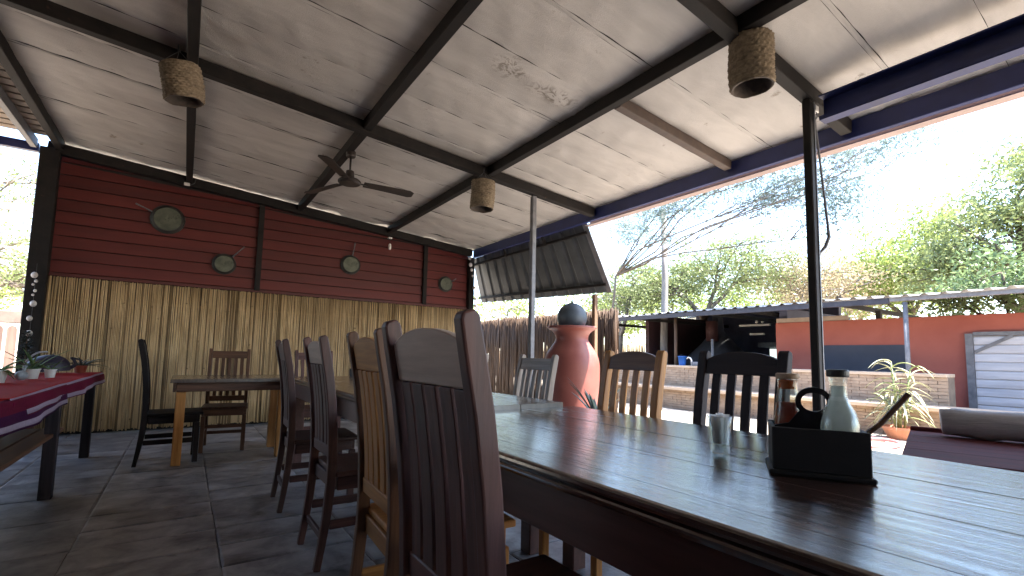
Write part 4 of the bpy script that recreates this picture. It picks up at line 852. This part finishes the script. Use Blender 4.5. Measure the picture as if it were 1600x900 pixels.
MB().tube([(12.0 - 10.6, 7.68 - 5, 1.6), (12.0 - 10.6, 7.68 - 5, 2.15)], .16, 16).build("flue", mat("rust_flue", (.08, .03, .03), (.13, .055, .05)), bar, smooth=True)
MB().tube([(11.2 - 10.6, 7.16 - 5, .9), (11.2 - 10.6, 7.16 - 5, 1.62)], .035, 10).build("standpipe", mat("pale_pipe", (.3, .3, .34), (.4, .4, .45)), bar, smooth=True)
for y0, y1, z in ((6.1, 6.9, 1.93), (6.25, 6.62, 1.70)): bb(12.0, 12.06, y0, y1, z, z + .05).build("strip_light", M_WHITEP, bar, bevel=.01)
for y in (6.25, 6.40): MB().lathe([(.003, -.03), (.03, -.012), (.035, .02), (.02, .05)], 12, (11.95 - 10.6, y - 5, 2.06)).build("lamp_bulb", M_WHITEP, bar, smooth=True)
bb(9.62, 13.7, 9.1, 9.2, -.04, 1.1).build("low_partition", mat("partition_red", (.12, .04, .03), (.2, .07, .05)), bar)
# brick counter with its lower ledge
ct = thing("brick_counter", "long pale brick counter with a stepped lower ledge in front of the bar", "counter", (9.5, 2.2, -.05))
def brickwork(x, y0, y1, z0, z1, par, name="bricks"):
    q = MB(); rows = int(round((z1 - z0) / .052)); rh = (z1 - z0) / rows
    for r_ in range(rows):
        y = y0 - (.11 if r_ % 2 else 0)
        while y < y1:
            a, b = max(y, y0) + .002, min(y + .225, y1) - .002
            if b - a > .03:
                j = R.uniform(-.006, .006); vs0 = len(q.v); q.box(x - .022 + j, x + .05, a, b, z0 + rh * r_ + .0025, z0 + rh * (r_ + 1) - .003)
            y += .228
    o = q.build(name, M_BRICK, par); o['kind'] = 'stuff'; return o
MB().box(.0, .32, 0, 6.6, 0, .90).build("core", M_MORT, ct); brickwork(-.02, 0, 6.6, .0, .90, ct)
for k in range(3): MB().box(-.06, .36, .0 + 2.2 * k, 2.195 + 2.2 * k, .902, .955).build("coping", M_COPE, ct, bevel=.006)
MB().box(-.42, -.05, -.9, 6.6, 0, .42).build("ledge_core", M_MORT, ct); brickwork(-.44, -.9, 6.6, .0, .42, ct)
for k in range(5): MB().box(-.58, -.10, -1.2 + 1.58 * k, .375 + 1.58 * k, .422, .482).build("ledge_plank", M_COPE, ct, bevel=.006)
bk = thing("bucket", "small bright blue bucket standing on the left part of the brick counter", "bucket", (9.62, 6.93, .906))
MB().lathe([(.075, 0), (.095, .20), (.102, .20), (.102, .215), (.090, .215), (.072, .01), (.001, .008)], 20, cap=False).build("bucket_body", mat("blue_plastic", (.01, .07, .30), (.02, .11, .40), (9, 9, 9), (.35, .5), 0), bk, smooth=True)
MB().tube([(.1 * cos(a), 0, .20 + .06 * sin(a)) for a in [pi * i / 10 for i in range(11)]], .004, 5).build("handle", M_WIRE, bk)
tpz = thing("tap", "pale bent water tap on the brick counter beside the blue bucket", "tap", (9.62, 6.68, .906))
MB().tube([(0, 0, 0), (0, 0, .12), (0, .03, .17), (0, .09, .19), (0, .13, .15)], [.02, .018, .018, .016, .014], 8).build("spout", M_WHITEP, tpz, smooth=True); MB().box(-.05, .05, -.2, -.02, 0, .09).build("basin", M_GREYSTEEL, tpz, bevel=.01)
# potted plant in front of the ledge
pp = thing("cane_plant", "tall straw coloured cane plant with drooping leaves in a terracotta bowl before the ledge", "potted plant", (8.62, 2.55, -.05))
MB().lathe([(.13, 0), (.15, .015), (.21, .15), (.225, .155), (.225, .19), (.20, .19), (.18, .15), (.001, .14)], 30, cap=False).build("bowl", mat("terracotta", (.40, .15, .075), (.56, .25, .14), (5, 5, 5), (.6, .8), .15), pp, smooth=False)
M_STRAW = mat("straw_leaf", (.24, .24, .13), (.46, .45, .30), (7, 7, 3), (.5, .7), .1, rnd=.22)
M_LIME = mat("pale_green_leaf", (.17, .22, .08), (.34, .40, .18), (7, 7, 3), (.5, .7), .1, rnd=.22)
for k, (dx, dy, h) in enumerate(((0, .06, 1.12), (.03, -.10, 1.0), (-.04, -.02, .72), (.02, .13, .55))):
    MB().tube([(dx * .5, dy * .4, .14), (dx, dy * .8, .14 + h * .5), (dx * 1.4, dy * 1.3, h)], [.016, .014, .009], 6).build("stem", M_LIME, pp, smooth=True)
    for i in range(18):
        f = .25 + .75 * i / 17; z = .14 + (h - .14) * f; q = MB(); blade(q, (dx * (1 + .4 * f), dy * (.8 + .5 * f), z), 2.4 * i + k + R.uniform(-.4, .4), R.uniform(.26, .48), .022, R.uniform(.3, 1.0), R.uniform(.6, 1.25), 8)
        q.build("leaf", M_STRAW if (i + k) % 3 else M_LIME, pp, smooth=True)
for i in range(7):
    q = MB(); blade(q, (0, 0, .45 + .05 * i), i * 2.4, R.uniform(.3, .45), .012, .2, 1.3, 8); q.build("leaf", M_STRAW, pp, smooth=True)
hs = thing("garden_hose", "loop of pink hose lying on the yard right of the caddy", "hose", (7.60, 2.55, -.02))
MB().tube([(.42 * cos(a), .26 * sin(a), .004 * i / 10 + .012) for i, a in enumerate([2 * pi * i / 26 for i in range(30)])], .022, 8).build("hose_coil", mat("pink_rubber", (.42, .16, .16), (.55, .24, .23)), hs, smooth=True)
# yard paving between the pavilion and the bar
pv = MB().box(4.76, 8.9, -4.0, 9.2, -.10, -.058).build("yard_bed", M_MORT); tag(pv, kind='structure')
q_src = []
for k in range(6):
    r_ = random.Random(k); o = MB().box(0, .585, 0, .585, 0, .022 + r_.uniform(-.004, .004)).build("paver", M_PAVE, None, bevel=.008); q_src.append(o.data); bpy.data.objects.remove(o)
for i in range(7):
    for j in range(19):
        if j > 15: continue
        o = bpy.data.objects.new("paver", R.choice(q_src)); COL.objects.link(o); o.parent = pv; o.location = (4.77 + .59 * i, .0 - .9 + .59 * j, -.060 + R.uniform(0, .006))

# ------------------------------------------------------------------ left yard: frame, picket fence
ff = thing("steel_frame", "pale steel carport frame with a diagonal brace beyond the left opening", "frame", (-5.5, 11.8, -.05))
MB().bar((0, 0, 3.52), (5.0, 0, 3.56), .10, .12).build("top_beam", mat("white_steel", (.20, .19, .19), (.27, .26, .26)), ff); MB().bar((0, 0, 3.09), (5.0, 0, 3.06), .07, .07).build("lower_beam", M_GREYSTEEL, ff)
MB().bar((2.5, 0, 3.50), (3.35, 0, 3.10), .06, .05).build("brace", M_GREYSTEEL, ff); MB().tube([(0, 0, 2.84), (5, 0, 2.80)], .014, 6).build("wire", M_WHITEP, ff)
for x in (.05, 4.95): MB().box(x - .05, x + .05, -.05, .05, 0, 3.45).build("post", M_GREYSTEEL, ff)
pf = thing("picket_fence", "pinkish round topped picket fence under a pale rail outside the left opening", "fence", (-5.2, 10.9, -.05))
M_PICK = mat("pinkish_timber", (.105, .062, .048), (.175, .11, .085), (18, 18, 1.6), (.7, .85), .25, 7, rnd=.15)
for i in range(26):
    x = .16 * i; q = MB(); out = [(x - .058, 0), (x + .058, 0), (x + .058, 1.36)] + [(x + .058 * cos(a), 1.36 + .06 * sin(a)) for a in (pi * .25, pi * .5, pi * .75)] + [(x - .058, 1.36)]
    n = len(out); q.add([(a, -.012, b) for a, b in out] + [(a, .012, b) for a, b in out], [tuple(range(n)), tuple(range(2 * n - 1, n - 1, -1))] + [(j, (j + 1) % n, n + (j + 1) % n, n + j) for j in range(n)]).build("picket", M_PICK, pf)
MB().box(-.1, 4.2, .04, .14, 1.46, 1.66).build("rail", mat("dull_coping", (.14, .10, .08), (.2, .15, .12)), pf, bevel=.01); MB().box(-.1, 4.2, .02, .06, .3, .38).build("rail", M_PICK, pf)
for x in (.0, 2.0, 4.1): MB().box(x - .05, x + .05, .15, .25, 0, 1.75).build("post", M_PICK, pf)

# ------------------------------------------------------------------ trees
def leaf_mat(name, c1, c2, tr): return thin_mat(name, c1, c2, tr, 1.3, .04, .45)
M_BARK = mat("bark", (.07, .055, .042), (.17, .135, .105), (9, 9, 2), (.8, .95), .5, 8, rnd=.1, dist=.02)
M_BARKG = mat("grey_bark", (.12, .11, .11), (.24, .22, .21), (9, 9, 2), (.8, .95), .5, 8, rnd=.1, dist=.02)
LM = {'olive': leaf_mat("olive_leaves", (.12, .15, .050), (.31, .36, .155), .42), 'lime': leaf_mat("lime_leaves", (.15, .20, .045), (.37, .45, .14), .42),
      'dry': leaf_mat("dry_leaves", (.28, .22, .14), (.46, .39, .26), .4), 'green': leaf_mat("green_leaves", (.08, .13, .055), (.22, .30, .13), .42), 'blue': leaf_mat("acacia_leaves", (.11, .15, .145), (.22, .29, .265), .45)}
def curve_pts(a, b, r_, n, wob, sagz=0.0):
    a, b = Vector(a), Vector(b); L = (b - a).length; ps = []; off = Vector((0, 0, 0))
    for i in range(n + 1):
        u = i / n; off = off + Vector((r_.uniform(-1, 1), r_.uniform(-1, 1), r_.uniform(-1, 1))) * wob * L / n * (1 if 0 < i < n else 0)
        ps.append(a.lerp(b, u) + off * (1 - u * .5) + Vector((0, 0, sagz * L * sin(pi * u))))
    return ps
def tree(name, label, base, fork, blobs, lm, bark, size, dens, sd_, tr=.16, twigs=7, clump=26, csz=.28, flat=1.0, group=None, elong=2.2, wob=.16):
    """base: trunk foot; fork: where limbs leave; blobs: (centre, radii); many small leaves in clumps round twig ends"""
    r_ = random.Random(sd_); t = thing(name, label, "tree", base, group=group); b0 = Vector(base); wq, lq = MB(), MB()
    tp = curve_pts((0, 0, 0), Vector(fork) - b0, r_, 6, .10); MB().tube(tp, [tr * (1 - .45 * i / 6) for i in range(7)], 9).build("trunk", bark, t, smooth=True, fix=False)
    for c, rad in blobs:
        c = Vector(c) - b0; rad = Vector(rad); lp = curve_pts(tp[-1], c, r_, 6, wob, .06); L0 = tr * .45
        wq.tube(lp, [L0 * (1 - .62 * i / 6) for i in range(7)], 7)
        tips = []
        for k in range(twigs):
            d = Vector((r_.gauss(0, 1), r_.gauss(0, 1), r_.gauss(0, .8))).normalized(); e = c + Vector((d.x * rad.x, d.y * rad.y, d.z * rad.z)) * r_.uniform(.72, 1.0)
            tw_ = curve_pts(lp[r_.choice((3, 4, 5, 6))], e, r_, 5, .2, .05); wq.tube(tw_, [L0 * .38 * (1 - .75 * i / 5) for i in range(6)], 5)
            for m in range(3):
                e2 = tw_[r_.choice((2, 3, 4))] + Vector((r_.uniform(-1, 1) * rad.x, r_.uniform(-1, 1) * rad.y, r_.uniform(-.8, .8) * rad.z)) * .45
                t2 = curve_pts(tw_[2], e2, r_, 4, .2); wq.tube(t2, [L0 * .18 * (1 - .7 * i / 4) for i in range(5)], 4); tips.append(e2)
            tips.append(e); tips.append(tw_[3])
        nc = int(dens * (rad.x * rad.y + rad.x * rad.z + rad.y * rad.z))
        for k in range(nc):
            if r_.random() < .55: cc = r_.choice(tips) + Vector((r_.gauss(0, .12), r_.gauss(0, .12), r_.gauss(0, .10)))
            else:
                d = Vector((r_.gauss(0, 1), r_.gauss(0, 1), r_.gauss(0, 1))).normalized() * r_.uniform(.5, 1.03); cc = c + Vector((d.x * rad.x, d.y * rad.y, d.z * rad.z))
            cs = csz * r_.uniform(.55, 1.35); ax = Vector((r_.gauss(0, 1), r_.gauss(0, 1), r_.gauss(0, .6))).normalized()
            for m in range(clump):
                p = cc + Vector((r_.gauss(0, cs), r_.gauss(0, cs), r_.gauss(0, cs * .62 * flat)))
                a = (ax * .7 + Vector((r_.gauss(0, 1), r_.gauss(0, 1), r_.gauss(0, 1)))).normalized(); b = a.cross(Vector((r_.gauss(0, 1), r_.gauss(0, 1), r_.gauss(0, 1)))).normalized(); s = size * r_.uniform(.6, 1.3)
                lq.add([p - a * s * elong * .5, p + b * s * .42, p + a * s * elong * .5, p - b * s * .42], [(0, 1, 2, 3)])
    wq.build("limbs", bark, t, smooth=True, fix=False); lq.build("crown", LM[lm], t, fix=False); return t
tree("thorn_tree", "broad straggly thorn tree with bare crooked limbs right behind the bar roof's middle", (13.9, 9.2, -.1), (13.7, 9.0, 2.3),
     [((14.5, 8.8, 4.0), (1.7, 1.6, 1.1)), ((13.2, 9.9, 3.5), (1.4, 1.3, .8)), ((15.3, 7.9, 4.3), (1.5, 1.4, 1.0)), ((14.0, 10.6, 3.9), (1.3, 1.2, .8))], 'olive', M_BARK, .05, 42, 11, tr=.18, twigs=9, clump=22, csz=.24)
tree("dry_tree", "pale dry leaved tree between the near steel post and the thorn tree", (17.0, 7.0, -.1), (16.9, 7.0, 2.0),
     [((16.6, 7.1, 3.7), (1.5, 1.4, 1.3)), ((16.3, 6.0, 3.3), (1.1, 1.2, 1.0)), ((17.4, 8.2, 4.0), (1.3, 1.3, 1.0))], 'dry', M_BARKG, .05, 36, 12, tr=.2, twigs=8, clump=20, csz=.24)
tree("leafy_tree", "tall yellow green tree rising above the red wall, second from the right", (18.6, 5.3, -.1), (18.6, 5.2, 2.4),
     [((18.2, 5.3, 4.4), (1.5, 1.4, 1.2)), ((18.9, 4.6, 5.3), (1.2, 1.1, .95)), ((18.0, 4.2, 3.5), (1.3, 1.4, 1.1)), ((18.4, 6.1, 3.4), (1.2, 1.2, 1.0))], 'lime', M_BARK, .062, 26, 13, tr=.2, clump=26, csz=.24)
tree("leafy_tree", "large dense olive green tree at the far right edge above the red wall", (16.3, 2.3, -.1), (16.2, 2.3, 2.2),
     [((15.8, 2.2, 5.1), (1.3, 1.3, 1.0)), ((15.3, 2.6, 3.9), (1.3, 1.2, 1.1)), ((16.2, 1.0, 4.6), (1.6, 1.5, 1.3)), ((15.8, 3.3, 3.2), (1.2, 1.1, 1.0)), ((16.4, 1.6, 5.9), (1.2, 1.2, .8))], 'olive', M_BARK, .062, 26, 14, tr=.24, clump=26, csz=.24)
tree("bush", "darker green leafy bush just over the red wall at the right, below the dense tree", (13.4, 2.1, -.1), (13.4, 2.1, 1.3),
     [((13.2, 2.2, 2.85), (.75, .8, .65)), ((13.5, 1.4, 2.9), (.8, .8, .75)), ((13.6, 3.0, 2.5), (.6, .65, .5))], 'green', M_BARK, .055, 44, 15, tr=.1, clump=22, csz=.20)
tree("bush", "bright yellow green bush behind the awning's lower edge and reed fence", (8.6, 12.9, -.1), (8.5, 12.8, 1.2),
     [((8.3, 12.3, 2.5), (1.3, 1.2, .9)), ((10.6, 11.4, 2.6), (1.0, 1.0, .8)), ((6.9, 13.6, 2.6), (1.2, 1.0, .9))], 'lime', M_BARK, .06, 16, 16, tr=.12, clump=20, csz=.24)
tree("thorn_tree", "pale tree half hidden between the awning's free end and the wooden pole", (12.6, 11.8, -.1), (12.4, 11.4, 1.8),
     [((12.1, 10.6, 3.5), (1.2, 1.2, .9)), ((12.6, 11.8, 3.1), (1.3, 1.2, .9)), ((14.2, 12.2, 3.6), (1.5, 1.4, 1.0))], 'olive', M_BARKG, .05, 34, 17, tr=.16, clump=20, csz=.24)
tree("acacia", "overhanging acacia with fine blue grey leaves and long rising limbs, crossing the sky", (8.6, 8.35, -.1), (8.75, 8.2, 3.1),
     [((9.2, 7.7, 4.2), (1.0, .9, .45)), ((9.6, 6.9, 4.7), (1.1, 1.0, .40)), ((10.2, 6.1, 5.3), (1.1, 1.0, .4)), ((10.5, 4.8, 5.45), (1.0, 1.0, .38)), ((10.6, 4.2, 4.75), (.75, .8, .36)), ((10.8, 3.8, 4.15), (.55, .6, .30)), ((10.6, 3.3, 5.30), (.8, .9, .34)), ((10.5, 2.75, 5.05), (.7, .6, .28)), ((10.8, 3.9, 4.45), (.8, .6, .25)), ((10.7, 5.1, 4.75), (.8, .8, .34))],
     'blue', M_BARK, .028, 100, 18, tr=.045, twigs=12, clump=15, csz=.12, flat=.6, elong=3.0, wob=.34)
tree("thorn_tree", "bare branched thorn tree seen through the left opening beyond the frame", (-5.6, 17.5, -.1), (-5.3, 17.3, 2.2),
     [((-4.2, 17.2, 3.3), (1.3, 1.3, 1.0)), ((-4.4, 18.4, 5.6), (1.5, 1.3, .8)), ((-6.4, 18.2, 4.6), (1.6, 1.5, 1.2)), ((-3.2, 16.6, 2.6), (1.0, 1.0, .7))], 'olive', M_BARK, .055, 20, 19, tr=.2, twigs=11, clump=16, csz=.24)
tree("leafy_tree", "green tree far beyond the left opening behind the thorn tree", (-8.0, 26.0, -.1), (-8.0, 26.0, 2.0),
     [((-6.5, 25.5, 4.2), (2.0, 1.8, 1.5)), ((-8.8, 26.3, 4.6), (2.0, 1.9, 1.6)), ((-5.2, 25.6, 3.0), (1.6, 1.5, 1.2))], 'lime', M_BARK, .085, 16, 20, tr=.25, clump=20, csz=.3)
tree("leafy_tree", "hazy green tree far behind the thorn tree and the wooden pole", (19.5, 14.5, -.1), (19.5, 14.5, 1.8),
     [((19.0, 14.2, 3.4), (2.2, 2.0, 1.5)), ((18.0, 16.5, 3.2), (2.0, 1.9, 1.4)), ((21.0, 12.5, 3.6), (2.2, 2.0, 1.5))], 'lime', M_BARK, .085, 15, 21, tr=.22, clump=20, csz=.3)
tree("leafy_tree", "green tree filling the gap behind the dry tree and the yellow green tree", (23.0, 8.5, -.1), (23.0, 8.5, 1.8),
     [((22.5, 8.8, 4.2), (2.2, 2.0, 1.6)), ((22.8, 6.6, 4.4), (2.2, 2.0, 1.7)), ((22.0, 10.4, 3.8), (2.0, 1.9, 1.4))], 'lime', M_BARK, .085, 15, 22, tr=.22, clump=20, csz=.3)
up_ = MB().tube([(11.10, 8.55, -.1), (11.06, 8.56, 1.5), (11.12, 8.55, 3.2), (11.09, 8.555, 5.27)], [.115, .10, .09, .075], 9); o = up_.build("wooden_pole", M_BARKG, None, smooth=True)
tag(o, "weathered grey wooden pole standing behind the bar's corrugated roof", "pole")
ps = thing("parasol", "pale blue garden parasol showing its tip above the bar roof", "parasol", (15.2, 9.4, -.1))
q = MB(); n = 8; rr_ = 1.25
vs = [(0, 0, 3.02)] + [(rr_ * cos(2 * pi * i / n), rr_ * sin(2 * pi * i / n), 2.55) for i in range(n)]
q.add(vs, [(0, 1 + i, 1 + (i + 1) % n) for i in range(n)]).build("canopy", mat("pale_blue_cloth", (.42, .50, .56), (.52, .60, .66)), ps, fix=False); MB().tube([(0, 0, 0), (0, 0, 3.08)], .025, 8).build("pole", M_GREYSTEEL, ps)
